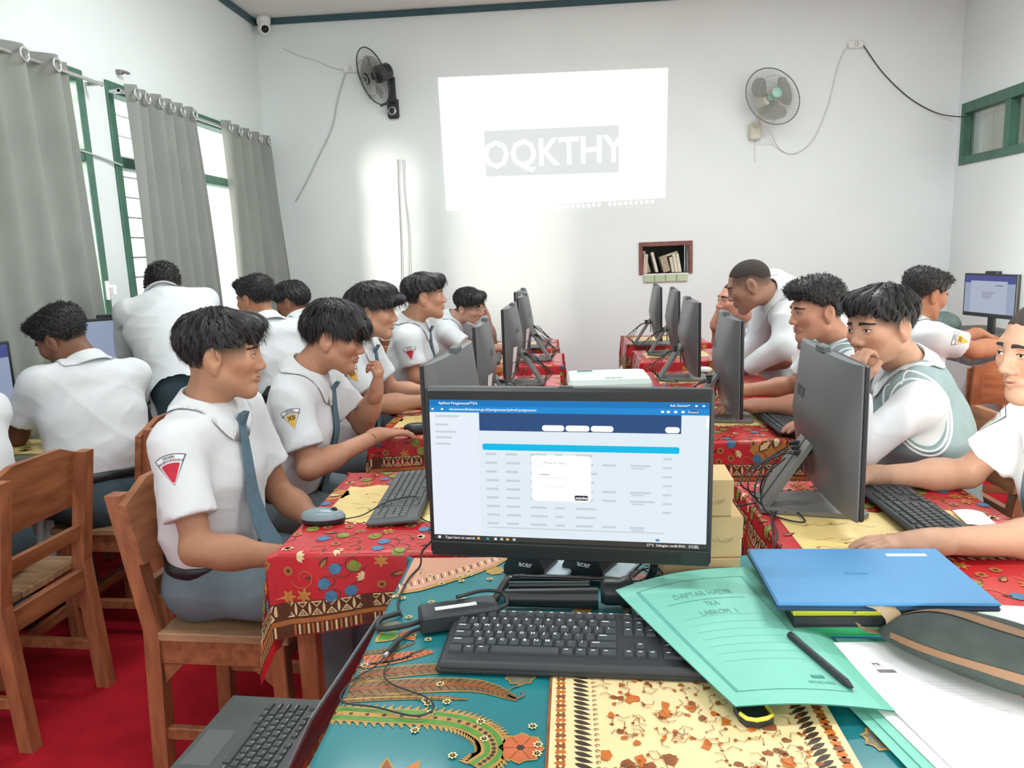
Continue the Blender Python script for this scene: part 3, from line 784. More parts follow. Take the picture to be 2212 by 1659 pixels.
org = Vector((.055, .99, .75)); troot = empty('tablecloth', org); tag(troot, 'teal batik cloth with cream panel on the front table', 'tablecloth')
cloth_mesh(cl, None, 30, 40, 'cloth', m_teal, troot, org)
p = Print(cl); p.origin = org; R_ = random.Random(5)
for i in range(170):
    u, v = R_.uniform(-.48, .44), R_.uniform(.55, 1.5)
    if -.05 < u < .33 and v < 1.2: continue
    for j in range(7): p.leaf(u, v, .0075, .0024, j*.898+i, CM, 7)
    p.flower(u, v, .002, 5, GD, 8)
def feather(pts, w, m0, m1, seed, nb=30, edge=GD):
    P = [(q.x, q.y) for q in bez([(a, b, 0) for a, b in pts], 8)]; n = len(P)
    taper = lambda i: math.sin(math.pi*min(1, .12+.88*i/n))**.6
    p.line(P, [w*1.16*taper(i) for i in range(n)], edge, 2); p.line(P, [w*taper(i) for i in range(n)], m0, 3)
    p.line(P, [w*.28*taper(i) for i in range(n)], m1, 4)
    for k in range(1, n-1):
        d = Vector(P[k+1])-Vector(P[k-1]); d = d.normalized() if d.length else Vector((1, 0)); q = Vector((-d.y, d.x)); ww = w*taper(k)
        for s in (-1, 1):
            a = Vector(P[k])+q*s*ww*.1; b = Vector(P[k])+q*s*ww*.46+d*ww*.25
            p.line([tuple(a), tuple(b)], .0011, DK, 5)
def saw(pts, w, m0, m1, tooth=.012):
    P = [(q.x, q.y) for q in bez([(a, b, 0) for a, b in pts], 10)]; n = len(P)
    for k in range(1, n-1, 1):
        d = Vector(P[k+1])-Vector(P[k-1]); d.normalize(); q = Vector((-d.y, d.x)); c = Vector(P[k])
        for s in (-1, 1):
            a = c+q*s*w*.42-d*.006; b = c+q*s*w*.42+d*.006; t = c+q*s*(w*.5+tooth)+d*.008
            p.poly([tuple(a), tuple(b), tuple(t)], GD, 2)
    p.line(P, w*1.08, GD, 3); p.line(P, [w*(.9-.3*abs(i/n-.4)) for i in range(n)], m0, 4); p.line(P, w*.32, m1, 5)
    for k in range(2, n-1, 2): p.flower(*P[k], .004, 5, DK, 6)
# phoenix tail plumes left of the keyboard
feather([(-.50, 1.10), (-.40, 1.105), (-.31, 1.125), (-.235, 1.15)], .035, RU, RU, 1)
feather([(-.52, 1.03), (-.40, 1.055), (-.30, 1.085), (-.20, 1.10), (-.14, 1.095)], .03, BN, UM, 2)
feather([(-.50, 1.01), (-.36, 1.035), (-.25, 1.05), (-.15, 1.05), (-.085, 1.015)], .036, BN, UM, 3)
feather([(-.48, .99), (-.36, 1.01), (-.25, 1.02), (-.16, 1.015)], .014, BN, GD, 4)
feather([(-.42, 1.125), (-.36, 1.14), (-.30, 1.16), (-.27, 1.18)], .012, BN, GY, 5)
feather([(-.42, 1.08), (-.34, 1.11), (-.28, 1.13), (-.25, 1.16)], .012, DK, GY, 6)
saw([(-.52, 1.0), (-.42, .985), (-.30, .975), (-.18, .965), (-.125, .935), (-.11, .895), (-.13, .865)], .032, GN, GD)
for a, L in ((-.9, .12), (-1.15, .15), (-.65, .1), (-.4, .085)):
    p.leaf(-.43, .955, L, .013, a, GD, 3); p.leaf(-.428, .953, L*.93, .0095, a, CM, 4)
p.flower(-.365, .845, .03, 14, GY, 3, 0, .12); p.flower(-.365, .845, .018, 10, DK, 4)
for k, a in enumerate((1.2, 1.75, .6, 2.4)):
    p.leaf(-.235, .80, .085 if k < 2 else .05, .016, a, GD, 3); p.leaf(-.235, .802, .078 if k < 2 else .045, .013, a, (AM, UM, DK, DK)[k], 4)
p.flower(-.075, .905, .034, 8, GD, 3, .2, .2); p.flower(-.075, .905, .031, 8, RU, 4, .2, .22); p.flower(-.075, .905, .007, 6, DK, 5)
for j in range(6): p.line([(-.075+.009*math.cos(j*1.05), .905+.009*math.sin(j*1.05)), (-.075+.026*math.cos(j*1.05), .905+.026*math.sin(j*1.05))], .0012, UM, 5)
p.flower(-.085, 1.075, .026, 9, GD, 3, .5, .2); p.flower(-.085, 1.075, .023, 9, GY, 4, .5, .2); p.spiral(-.085, 1.03, .02, 1.5, .9, .004, GY, 4)
p.leaf(-.31, 1.22, .05, .02, -2.2, GD, 3); p.leaf(-.31, 1.22, .045, .014, -2.2, GN, 4); p.leaf(-.30, 1.23, .05, .016, 2.8, GY, 4); p.leaf(-.30, 1.22, .045, .014, -.9, AM, 4)
p.flower(-.16, 1.47, .022, 7, GD, 3, 0, .2); p.flower(.06, 1.45, .03, 6, RU, 3, 0, .3); p.flower(.13, 1.43, .025, 6, RU, 3); p.leaf(.1, 1.42, .05, .014, 1, AM, 4)
p.flower(.02, 1.30, .02, 6, GD, 3); p.flower(-.2, 1.33, .02, 6, GD, 3)
# cream panel with rust blotches, right of the keyboard's middle
p.quad((-.046, .50), (-.034, 1.17), (.33, 1.19), (.33, .50), CM, 9, 40)
p.quad((-.046, .50), (-.038, 1.17), (-.034, 1.17), (-.042, .50), UM, 11, 40)
for i in range(60):
    v = .50+i*.0113
    p.flower(-.022, v, .0085, 5, AM if i % 2 else UM, 11, i, .3); p.flower(-.022, v+.005, .003, 5, CM, 12)
    p.leaf(-.004, v, .026, .0042, -.5, DK, 11, .1)
    p.spiral(.026, v-.010, .0035, 0, .9, .0012, UM, 11)
    p.leaf(.322, v, .03, .0042, math.pi+.5, DK, 11, .1); p.flower(.336, v, .0085, 5, AM if i % 2 else UM, 11, i, .3)
p.quad((.33, .50), (.33, 1.19), (.352, 1.19), (.352, .50), CM, 10, 40)
for i in range(560):
    u, v = R_.uniform(.035, .305), R_.uniform(.56, 1.16); r = R_.choice((.002, .003, .003, .004, .005, .007, .011))
    m = R_.choice((AM, AM, UM, TP and UM)); n = R_.randint(5, 9)
    p.poly([(u+r*R_.uniform(.35, 1.25)*math.cos(2*math.pi*k/n), v+r*R_.uniform(.35, 1.25)*math.sin(2*math.pi*k/n)) for k in range(n)], m, 12+i % 6)
    if r < .006:
        a = R_.uniform(0, 6.28); p.line([(u, v), (u+.012*math.cos(a), v+.012*math.sin(a)), (u+.018*math.cos(a+.6), v+.018*math.sin(a+.6))], .0011, UM, 18)
for i in range(34): p.spiral(.03+i*.0085, .855+.012*math.sin(i*.35), .0032, 0, 1, .0012, UM, 12)
for k in range(3):
    p.flower(.40, .93-.09*k, .028, 9, GD, 3, k, .2); p.flower(.40, .93-.09*k, .024, 9, GY, 4, k, .25); p.flower(.40, .93-.09*k, .008, 6, DK, 5)
# salmon corner beyond the scalloped border at the far left
for i in range(1):
    p.poly([(-.342, 1.537), (-.342, 1.36), (-.30, 1.375), (-.25, 1.41), (-.2, 1.45), (-.16, 1.49), (-.13, 1.537)], GD, 5)
    p.poly([(-.342, 1.537), (-.342, 1.372), (-.30, 1.388), (-.25, 1.424), (-.2, 1.463), (-.165, 1.50), (-.14, 1.537)], 9, 6)
TP.append(mat('salmon print', '#cf977b', .45, coat=.3))
for i in range(30):
    t = i/29; u = -.34+.2*t; v = 1.385+.15*t**1.15
    p.line([(u, v), (u-.006, v+.02)], .0025, DK if i % 2 else CM, 8)
o = p.mb.build('printed_motifs', TP, troot); o['kind'] = 'stuff'
# ------------------------------------------------------------ all-in-one computers of the two rows
m_gm = mat('grey computer shell', '#6d7173', .38, metal=.35, vary=.03, vscale=20); m_gd = mat('dark bezel', '#2b2f31', .35)
m_foot = mat('grey stand', '#7c7e7c', .45, metal=.2); m_scr = mat('dim lit screen', '#cfe0ee', .3, emit=.55)
m_stick = mat('white sticker', '#dfe3e2', .5); m_ink = mat('dark ink', '#3a3d3f', .6)
def make_aio():
    """screen faces +x, stands on z=0"""
    r = empty('computer'); W, z0, z1 = .245, .045, .385
    bez_ = MB().box((.0, -W, z0), (.012, W, z1), .003); bez_.build('bezel', m_gd, r)
    MB().box((.0121, -W+.012, z0+.03), (.0127, W-.012, z1-.012)).build('screen', m_scr, r)
    mb = MB()
    def prof(t): return (1-abs(2*t-1)**3)**.75
    def sh(u, v):
        y = (-1+2*u)*W; z = z0+(z1-z0)*v
        d = .004+.052*prof(u)**.8*min(1, (.5+.5*min(v, 1-v)*2))*(.72+.28*prof(v))
        return (-d, y, z)
    n = 20
    mb.grid(lambda u, v: sh(u, 1-v), n, 12)
    for v, fl in ((0, 0), (1, 1)):
        vs = []
        for i in range(n+1):
            vs += [sh(i/n, v), (0, (-1+2*i/n)*W, z0+(z1-z0)*v)]
        mb.add(vs, [((2*i, 2*i+2, 2*i+3, 2*i+1) if fl else (2*i, 2*i+1, 2*i+3, 2*i+2)) for i in range(n)])
    for u in (0, 1):
        mb.add([sh(u, k/12) for k in range(13)]+[(0, (-1+2*u)*W, z0+(z1-z0)*k/12) for k in range(13)], [((k, k+1, 14+k, 13+k) if u else (k+1, k, 13+k, 14+k)) for k in range(12)])
    global aio_sh; aio_sh = lambda y_, z_: sh((y_/W+1)/2, (z_-z0)/(z1-z0))
    sh_o = mb.build('back_shell', m_gm, r)
    tx = MB(); add_text(tx, 'ASUS', .036, lambda a, b: (lambda y_, z_: (sh((y_/W+1)/2, (z_-z0)/(z1-z0))[0]-.001, y_, z_))(.085-a*1.1, .272+b), bold=True); tx.build('logo', mat('logo grey', '#3d4143', .4), r)
    MB().box((-.028, -.03, z1-.004), (-.006, .03, z1+.014), .003).build('webcam', mat('webcam', '#55605d', .4), r)
    # folding stand: sloping strut and foot plate
    mb = MB(); a = Vector((-.052, 0, .17)); b = Vector((-.155, 0, .012)); nn = Vector((.83, 0, -.55))*.012
    for s in (-1, 1):
        y0, y1 = (.006, .045) if s > 0 else (-.045, -.006)
        q = [a+Vector((0, y0, 0)), a+Vector((0, y1, 0)), b+Vector((0, y1*1.25, 0)), b+Vector((0, y0, 0))]
        mb.add(q+[x+nn for x in q], [(3, 2, 1, 0), (4, 5, 6, 7), (0, 1, 5, 4), (1, 2, 6, 5), (2, 3, 7, 6), (3, 0, 4, 7)])
    mb.build('stand_strut', m_foot, r)
    MB().prism([(-.165, -.06), (.06, -.10), (.075, -.085), (.075, .085), (.06, .10), (-.165, .06)], 0, .010).build('foot_plate', m_foot, r)
    mb = MB()
    for k in range(3): mb.box((-.085, -.03+k*.022, .135+.006*k), (-.045, -.016+k*.022, .146+.006*k), .002)
    mb.build('plugs', m_blk, r)
    mb = MB()
    for k in range(4):
        q = random.Random(k); y = -.03+.022*k
        mb.tube(bez([(-.085, y, .14), (-.12-.02*k, y+.01, .13-.02*k), (-.165-.012*k, y-.03, .05), (-.15, y-.05+.03*k, .006), (-.08, y-.1+.05*k, .006), (-.11, .08-.05*k, .006)]), .0022, n=5)
    mb.build('cables', m_cb, r)
    MB().box((-.045, .06, .07), (-.0415, .1, .12)).build('port_cover', m_gd, r)
    return r
aio0 = make_aio(); aio_n = 0
def aio(x, y, az, label, stickers=False, z=.7515):
    global aio_n
    if aio_n == 0: c = aio0; c.location = (x, y, z); c.rotation_euler = (0, 0, math.radians(az))
    else: c = copy_tree(aio0, None, (x, y, z), math.radians(az))
    aio_n += 1
    return tag(c, label, 'computer', 'grey all-in-one computers')
comps = []
for i, (x, y, az) in enumerate(((.625, 1.84, -3), (.60, 2.83, -4), (.60, 3.70, -2), (.645, 4.57, -4), (.60, 5.05, -3))):
    comps.append(aio(x, y, az, 'grey all-in-one computer seen from behind on the %s right desk' % ordn[i]))
lc = []
for i, (x, y, az) in enumerate(((-.318, 2.02, 174), (-.33, 2.90, 182), (-.275, 3.67, 178), (-.255, 4.48, 178), (-.30, 5.06, 176))):
    c = aio(x, y, az, 'grey all-in-one computer seen from behind on the %s left desk' % ordn[i]); lc.append(c)
    if 0 < i < 4:
        for j, (yy, z, w, h) in enumerate(((.175, .135, .055, .07), (.175, .085, .045, .045), (.19, .06, .015, .02))):
            mb = MB(); mb.grid(lambda u, v: (lambda q_: (q_[0]-.0012, q_[1], q_[2]))(aio_sh(yy+w/2-w*u, z+h*v)), 5, 4, smooth=False); mb.build('label_sticker', m_stick, c)

# ------------------------------------------------------------ keyboards and mice
m_kb = mat('keyboard black', '#2f3436', .5); m_key = mat('key black', '#3b4144', .5, coat=.1); m_kg = mat('keyboard grey', '#585c5c', .5); m_keyg = mat('key grey', '#666a69', .5)
m_leg = mat('key legend', '#e9eeee', .5)
def key_layout(full=True):
    """list of (x,y,w,h) in units of one key pitch, origin at left bottom"""
    K = []
    x = 0
    for i, w in enumerate((1.3, 1.1, 1.3, 6.1, 1.2, 1.1, 1.1, 1.5)): K.append((x, 0, w, 1)); x += w
    for row, (first, n, last) in enumerate(((2.2, 10, 2.5), (1.8, 11, 1.9), (1.5, 12, 1.2), (1, 12, 1.7))):
        K.append((0, row+1, first, 1)); x = first
        for i in range(n): K.append((x, row+1, 1, 1)); x += 1
        K.append((x, row+1, 14.7-x, 1))
    x = 0
    for g in ((1,), (4,), (4,), (4,)):
        for i in range(g[0]): K.append((x, 5.25, .95, .8)); x += .98
        x += .62
    if full:
        for i in range(3): K.append((15.1+i, 0, 1, 1)); K.append((15.1+i, 3, 1, 1)); K.append((15.1+i, 4, 1, 1)); K.append((15.1+i, 5.25, 1, .8))
        K.append((16.1, 1, 1, 1))
        for r in range(5):
            for i in range(4):
                if i == 3 and r in (0, 2): continue
                if r == 0 and i == 1: continue
                K.append((18.4+i, r, 2 if (r == 0 and i == 0) else 1, 2 if (i == 3 and r in (1, 3)) else 1) if i != 3 else (18.4+i, r-(1 if r in (1, 3) else 0), 1, 2 if r in (1, 3) else 1))
    return K
_kc = {}
def keyboard(x, y, z, rz, label, wide=.44, deep=.135, body=None, keym=None, joined=False, tilt=5., legends=False, full=True, palm=0., name='keyboard', parent=None):
    body = body or m_kg; keym = keym or m_keyg
    r = empty(name, (x, y, z), rot=(math.radians(tilt), 0, math.radians(rz))) if parent is None else parent
    if parent is None: tag(r, label, 'keyboard', 'keyboards')
    U = (wide-.024)/(22.4 if full else 14.7); V = (deep-palm-.02)/6.05
    b = MB().box((-wide/2, -deep/2, 0), (wide/2, deep/2, .014), .005)
    if parent is None:
        b.build('case', body, r)
        if palm: MB().tube([(-wide/2+.008, -deep/2+.010, .012), (wide/2-.008, -deep/2+.010, .012)], .0095, n=12).build('palm_edge', body, r)
        MB().box((-wide/2+.03, deep/2-.02, -.012), (-wide/2+.05, deep/2-.012, 0), .001).build('rear_foot', body, r); MB().box((wide/2-.05, deep/2-.02, -.012), (wide/2-.03, deep/2-.012, 0), .001).build('rear_foot', body, r)
    K = key_layout(full); x0, y0 = -wide/2+.012, -deep/2+palm+.009
    jm = MB(); zt = .014 if parent is None else 0.0
    for (kx, ky, kw, kh) in K:
        w, h = kw*U-.0016, kh*V-.0016
        X, Y = x0+kx*U, y0+ky*V
        if joined: jm.box((X, Y, zt-.001), (X+w, Y+h, zt+.004), .0008)
        else:
            kk = (round(w, 4), round(h, 4), keym.name, zt)
            if kk not in _kc:
                m_ = MB(); t = min(.002, w*.12)
                vs = [(0, 0, -.001), (w, 0, -.001), (w, h, -.001), (0, h, -.001), (t, t, .0045), (w-t, t, .0045), (w-t, h-t, .0045), (t, h-t, .0045)]
                m_.add(vs, [(3, 2, 1, 0), (4, 5, 6, 7), (0, 1, 5, 4), (1, 2, 6, 5), (2, 3, 7, 6), (3, 0, 4, 7)]); _kc[kk] = m_.mesh('key', keym)
            mesh_obj('key', _kc[kk], r, (X, Y, zt))
    if joined: jm.build('keys', keym, r)['kind'] = 'stuff'
    if legends:
        mb = MB()
        rows = {3: ' QWERTYUIOP[]\\', 2: ' ASDFGHJKL;\'', 1: ' ZXCVBNM,./', 4: '`1234567890-='}
        for (kx, ky, kw, kh) in K[8:58+12]:
            ri = int(ky)
            if ky != ri or ri not in rows or kx > 14: continue
            first = {1: 2.2, 2: 1.8, 3: 1.5, 4: 0}[ri]
            i = round(kx-first)+(1 if ri != 4 else 0) if kx >= first-.01 else 0
            s_ = rows[ri]
            if 0 <= i < len(s_) and s_[i] != ' ' and kw <= 1.3:
                add_text(mb, s_[i], .0085, lambda a, b_, kx=kx, ky=ky: (x0+(kx+.36)*U+a*1.15, y0+(ky+.68)*V+b_, zt+.0049), bold=True)
            elif kw > 1.3:
                for q in range(1): mb.box((x0+(kx+.25)*U, y0+(ky+.6)*V, zt+.0047), (x0+(kx+.25)*U+.012, y0+(ky+.6)*V+.0022, zt+.0049))
        for (kx, ky, kw, kh) in K:
            if ky > 5 or (ky == 0 and kx > 0 and kw < 3) or kx > 15: mb.box((x0+(kx+.3)*U, y0+(ky+.55)*V, zt+.0047), (x0+(kx+.3)*U+.006, y0+(ky+.55)*V+.002, zt+.0049))
        mb.build('key_legends', m_leg if legends is True else mat('dim legend', '#8b9391', .5), r)['kind'] = 'stuff'
    return r
keyboard(.006, 1.155, .755, -3.5, 'large black keyboard with white letters on the teal cloth', .44, .175, m_kb, m_key, legends=True, palm=.03, tilt=4)
keyboard(-.44, 1.935, .755, -88, 'dark grey keyboard on the nearest left desk beside the mouse', .42, .13, m_kg, m_keyg, tilt=4)
keyboard(.80, 1.735, .755, 91, 'dark grey keyboard on the nearest right desk by the paper slip', .42, .14, m_kb, m_key, tilt=4)
keyboard(.76, 2.72, .755, 91, 'dark keyboard on the second right desk behind its computer', .42, .14, m_kb, m_key, joined=True)
keyboard(-.47, 3.70, .755, -88, 'grey keyboard on the third left desk', .38, .12, joined=True)
keyboard(-.46, 4.50, .755, -88, 'pale grey keyboard on the fourth left desk', .38, .12, joined=True)
keyboard(-.50, 2.92, .755, -88, 'grey keyboard on the second left desk half hidden by the monitor', .38, .12, joined=True)
m_mtop = mat('mouse blue grey', '#7d9097', .35, coat=.3)
def mouse(x, y, rz, label, m=None, z=.7515):
    r = empty('computer_mouse', (x, y, z), math.radians(rz)); tag(r, label, 'mouse', 'computer mice')
    def sf(u, v, top):
        t = 2*math.pi*u; rr = 1; X = .056*math.cos(t); Y = .031*math.sin(t)*(1-.12*math.cos(t))
        return X, Y
    mb = MB(); mb.lathe([(0, 0), (.95, 0), (1, .25), (1, .42)], 28)
    mb.v = [(a*.056, b*.031*(1-.12*a), c*.03) for a, b, c in mb.v]; mb.build('base', m_blk, r)
    mb = MB(); mb.lathe([(1.0, .42), (.99, .6), (.9, .85), (.7, 1.02), (.4, 1.12), (0, 1.15)], 28)
    mb.v = [(a*.056, b*.031*(1-.12*a), c*.03+.004*(-a)*max(0, c-.4)) for a, b, c in mb.v]; mb.build('shell', m or m_mtop, r)
    MB().cyl((.028, -.004, .0295), (.028, .004, .0295), .008, n=14).build('scroll_wheel', m_blk, r)
    return r
mouse(-.615, 1.765, 0, 'blue grey computer mouse at the corner of the nearest left desk')
mouse(-.555, 2.70, 12, 'computer mouse under the hand on the second left desk', m_blk)
mouse(.80, 2.50, 180, 'black computer mouse on the second right desk', m_blk)
mouse(.67, 3.83, 175, 'white computer mouse on the third right desk', m_wpl)
cable('mouse_cable', [(-.56, 1.765, .758), (-.52, 1.79, .76), (-.47, 1.83, .778), (-.40, 1.86, .782), (-.385, 1.80, .757), (-.34, 1.74, .755), (-.28, 1.74, .755)], .0018, m_cb, 'thin black mouse cable crossing the nearest left keyboard')

# ------------------------------------------------------------ wall desks with monitors
m_wcl = mat('dark batik cloth', '#3f5450', .55, vary=.45, vscale=18, base2='#8a8468'); m_wcr = mat('blue batik cloth', '#35507a', .55, vary=.45, vscale=16, base2='#7a6a48')
def plain_cloth(x0, x1, y0, y1, ov, label, m, seed, panels):
    c2 = Cloth(x0, x1, y0, y1, .7485, ov, seed); og = Vector(((x0+x1)/2, (y0+y1)/2, .75))
    r = empty('tablecloth', og); tag(r, label, 'tablecloth', 'wall desk tablecloths')
    cloth_mesh(c2, None, 12, 24, 'cloth', m, r, og); q = Print(c2); q.origin = og; rr = random.Random(seed)
    for v in panels: q.quad((x0+.02, v), (x1-.005, v), (x1-.005, v+.22), (x0+.02, v+.22), YE, 1, 6)
    for i in range(60):
        u, v = rr.uniform(x0, x1+ov[1]*.7), rr.uniform(y0+.03, y1-.03); q.flower(u, v, .02, 6, rr.choice((OC, TN, OL, BL)), 2, i); q.spiral(u, v, .03, i, .9, .003, BR_, 3)
    q.mb.build('printed_motifs', PR, r)['kind'] = 'stuff'
desk(-2.27, -1.88, 2.2, 3.15, 'wooden desk along the left wall nearest the camera', group='wall desks')
plain_cloth(-2.274, -1.876, 2.196, 3.154, (.02, .14, .1, .02), 'dark batik cloth on the nearest left wall desk', m_wcl, 51, (2.5,))
desk(-2.27, -1.88, 3.3, 4.35, 'wooden desk along the left wall under the middle curtain', group='wall desks')
plain_cloth(-2.274, -1.876, 3.296, 4.354, (.02, .14, .1, .02), 'dark batik cloth with cream patch on the left wall desk beyond', m_wcl, 52, (3.55, 3.95))
desk(2.42, 2.95, 4.35, 5.6, 'wooden desk along the right wall', group='wall desks')
plain_cloth(2.416, 2.954, 4.346, 5.604, (.14, .02, .1, .02), 'blue batik cloth on the right wall desk', m_wcr, 53, (4.5,))
def wall_monitor(x, y, az, label, kind, w=.43, h=.27, zb=.12):
    r = empty('monitor', (x, y, .7515), math.radians(az)); tag(r, label, 'monitor', 'wall desk monitors')
    MB().box((-.015, -w/2, zb), (.012, w/2, zb+h), .004).build('case', m_gd, r)
    s = MB(); X = .0124
    s.box((.011, -w/2+.012, zb+.025), (X, w/2-.012, zb+h-.012)); so = s.build('screen', mat('pale lit screen', '#a9b8d4', .3, emit=.62), r)
    d = MB()
    q = lambda u0, v0, u1, v1, mi, e: d.add([(X+e, u0*(w/2-.012), zb+.025+v0*(h-.037)), (X+e, u1*(w/2-.012), zb+.025+v0*(h-.037)), (X+e, u1*(w/2-.012), zb+.025+v1*(h-.037)), (X+e, u0*(w/2-.012), zb+.025+v1*(h-.037))], [(0, 1, 2, 3)], mi)
    if kind == 'blue':
        pass
        q(-1, .8, 1, 1, 0, .0006); q(-.75, .0, .7, .86, 1, .001)
        for k in range(4): q(-.28, .55-.05*k, .2-.05*k, .565-.05*k, 2, .0014)
        q(.25, .73, .55, .76, 2, .0014)
        mm = [mat('screen indigo', '#4a55a0', .3, emit=.6), mat('screen pale', '#b9c2d8', .3, emit=.7), mat('screen dim text', '#8d93ae', .3, emit=.5)]
    else:
        # swirl wallpaper and a paper note taped on
        pts = []
        for i in range(25):
            t = i/24; a = math.pi*(1.05-1.15*t); pts.append((.5+.26*math.cos(a), .5+.34*math.sin(a)))
        for i in range(24):
            (a, b), (c, e) = pts[i], pts[i+1]; k1, k2 = .10*math.sin(math.pi*(i+.4)/25), .10*math.sin(math.pi*(i+1.4)/25)
            f = lambda u, v: (X+.0006, u*(w/2-.012), zb+.025+v*(h-.037))
            d.add([f(a, b), f(c, e), f(.5+(c-.5)*(1-k2*5), .4+(e-.5)*(1-k2*4)), f(.5+(a-.5)*(1-k1*5), .4+(b-.5)*(1-k1*4))], [(0, 1, 2, 3)], 0 if i < 12 else 1)
        q(.12, .0, .55, .55, 2, .002)
        mm = [mat('wall blue', '#2f9be0', .3, emit=.7), mat('wall deep blue', '#2b4fae', .3, emit=.6), mat('note paper', '#dfe0e6', .7)]
    d.build('screen_picture', mm, so)
    MB().box((-.03, -.05, zb+h-.004), (.008, .05, zb+h+.016), .004).build('webcam', m_blk, r)
    MB().box((-.03, -.03, .012), (-.012, .03, zb+.1), .006).build('neck', m_blk, r)
    MB().prism([(-.09, -.1), (.07, -.12), (.07, .12), (-.09, .1)], 0, .012).build('foot', m_blk, r)
    return r
wall_monitor(2.64, 4.95, 193, 'monitor with blue banner page on the right wall desk', 'blue')
wall_monitor(-2.11, 3.38, -50, 'monitor with blue swirl wallpaper on the left wall desk', 'swirl', zb=.14)
wall_monitor(-2.15, 2.46, -25, 'monitor at the left picture edge on the nearest wall desk', 'blue')
lp = empty('closed_laptop', (-2.06, 4.02, .7515)); tag(lp, 'dark blue closed laptop on the left wall desk', 'laptop')
MB().box((-.12, -.17, 0), (.12, .17, .010), .003).build('base', m_blk, lp); MB().box((-.12, -.17, .0105), (.12, .17, .017), .003).build('lid', mat('dark blue laptop', '#22304e', .4), lp)

db = empty('drawstring_bag', (2.52, 5.28, .7515)); tag(db, 'grey green drawstring bag lying on the right wall desk', 'bag')
mb = MB(); mb.grid(lambda u, v: (.10*math.cos(2*math.pi*u)*math.sin(math.pi*v)*(1+.08*math.sin(5*u*6.28)), .14*math.sin(2*math.pi*u)*math.sin(math.pi*v)*(1+.06*math.sin(4*u*6.28)), max(0, .055-.075*math.cos(math.pi*v)*-1+.004*math.sin(9*u*6.28))), 32, 14); mb.build('bag', mat('bag canvas', '#6b7d76', .8, vary=.25, vscale=20), db)
MB().tube(bez([(-.06, -.12, .02), (-.1, -.16, .01), (-.08, -.2, .006), (-.02, -.17, .01)]), .004, n=6).build('cord', mat('bag cord', '#c9cfc8', .7), db)
# ------------------------------------------------------------ black front monitor with its lit screen
fm = empty('front_monitor', (-.012, 1.29, .7515), rot=(0, math.radians(1.0), math.radians(-5)))
tag(fm, 'black monitor showing a web page on the teal table', 'monitor')
W, zb, zt = .2515, .095, .41
m_fb = mat('monitor black', '#1d2425', .35, vary=.05, vscale=30)
MB().box((-W, 0, zb), (W, .028, zt), .006).build('case', m_fb, fm)
mb = MB().box((-W+.004, -.004, zb+.002), (W-.004, .001, zb+.030), .002)
for k in range(5): mb.box((-W+.05, -.0052, zb+.006+k*.004), (W-.05, -.004, zb+.008+k*.004))
mb.build('speaker_bar', m_fb, fm)
MB().cyl((0, -.001, zt-.011), (0, .001, zt-.011), .0025, n=10).build('webcam', m_blk, fm)
MB().box((-.012, .006, zt), (.012, .02, zt+.002)).build('webcam_slider', m_blk, fm)
sw, s0, s1 = W-.009, zb+.033, zt-.022
def sc(u, v, e=0.): return (-sw+2*sw*u, -.0008-e, s1-(s1-s0)*v)
def em(n, c, e=1.): return mat('screen '+n, c, .3, emit=e, spec=.2)
SM = [em('page', '#dbe6ee', .98), em('tab bar', '#1173b8'), em('address bar', '#1c86cc'), em('navy header', '#2c4f80', .9), em('white', '#ffffff', 1.05), em('cyan', '#0ab4df', 1.0),
      em('grey text', '#c6ced6', .95), em('taskbar', '#43413d', .8), em('dark button', '#33313f', .8), em('side', '#dfe6f2', 1.0), em('icon teal', '#2aa6a0', .9), em('icon yellow', '#e8b84a', .9), em('outline', '#9fa8ad', .9), em('modal text', '#8a9095', .9), em('blue dot', '#4a86c0', .9)]
so = MB().add([sc(0, 0), sc(0, 1), sc(1, 1), sc(1, 0)], [(0, 1, 2, 3)]).build('screen', SM[0], fm)
d = MB()
def q(u0, v0, u1, v1, mi, e): d.add([sc(u0, v0, e), sc(u0, v1, e), sc(u1, v1, e), sc(u1, v0, e)], [(0, 1, 2, 3)], mi)
def pill(u0, v0, u1, v1, mi, e, r=.012):
    asp = (2*sw)/(s1-s0); P = []
    for cx, cy, a0 in ((u1-r, v1-r*asp, 0), (u0+r, v1-r*asp, 90), (u0+r, v0+r*asp, 180), (u1-r, v0+r*asp, 270)):
        for k in range(5):
            a = math.radians(a0+k*22.5); P.append((cx+r*math.cos(a), cy+r*asp*math.sin(a)))
    d.add([sc(u, v, e) for u, v in P], [tuple(range(len(P)-1, -1, -1))], mi)
q(0, 0, 1, .042, 1, .0002); q(0, .042, 1, .085, 2, .0002); q(0, .085, .18, .965, 9, .0002)
q(.185, .085, .905, .21, 3, .0003)
for a, b in ((.415, .495), (.50, .585), (.59, .67), (.85, .90)): pill(a, .165, b, .205, 4, .0005, .01)
pill(.195, .30, .90, .345, 5, .0003, .006)
rr = random.Random(4)
for k in range(9):
    v = .365+k*.062
    for a, w in ((.205, .05), (.28, .055), (.37, .07), (.46, .035), (.535, .08)): q(a, v, a+w*rr.uniform(.75, 1), v+.016, 6, .0003)
    if k in (1, 4, 5, 8): q(.63, v, .63+.05, v+.014, 6, .0003); q(.73, v, .73+rr.uniform(.05, .09), v+.014, 6, .0003); q(.735, v+.02, .78, v+.03, 6, .0003)
    if k < 7: q(.845, v+.01, .875, v+.024, 6, .0003)
q(.21, .895, .855, .903, 6, .0003)
for v, w in ((.105, .09), (.165, .05), (.215, .08), (.255, .06), (.30, .055)): q(.02, v, .02+w, v+.014, 6, .0004)
pill(.375, .375, .59, .695, 4, .0008, .012)
q(.405, .505, .44, .510, 13, .001); q(.425, .53, .50, .533, 6, .001); q(.425, .59, .49, .593, 6, .001)
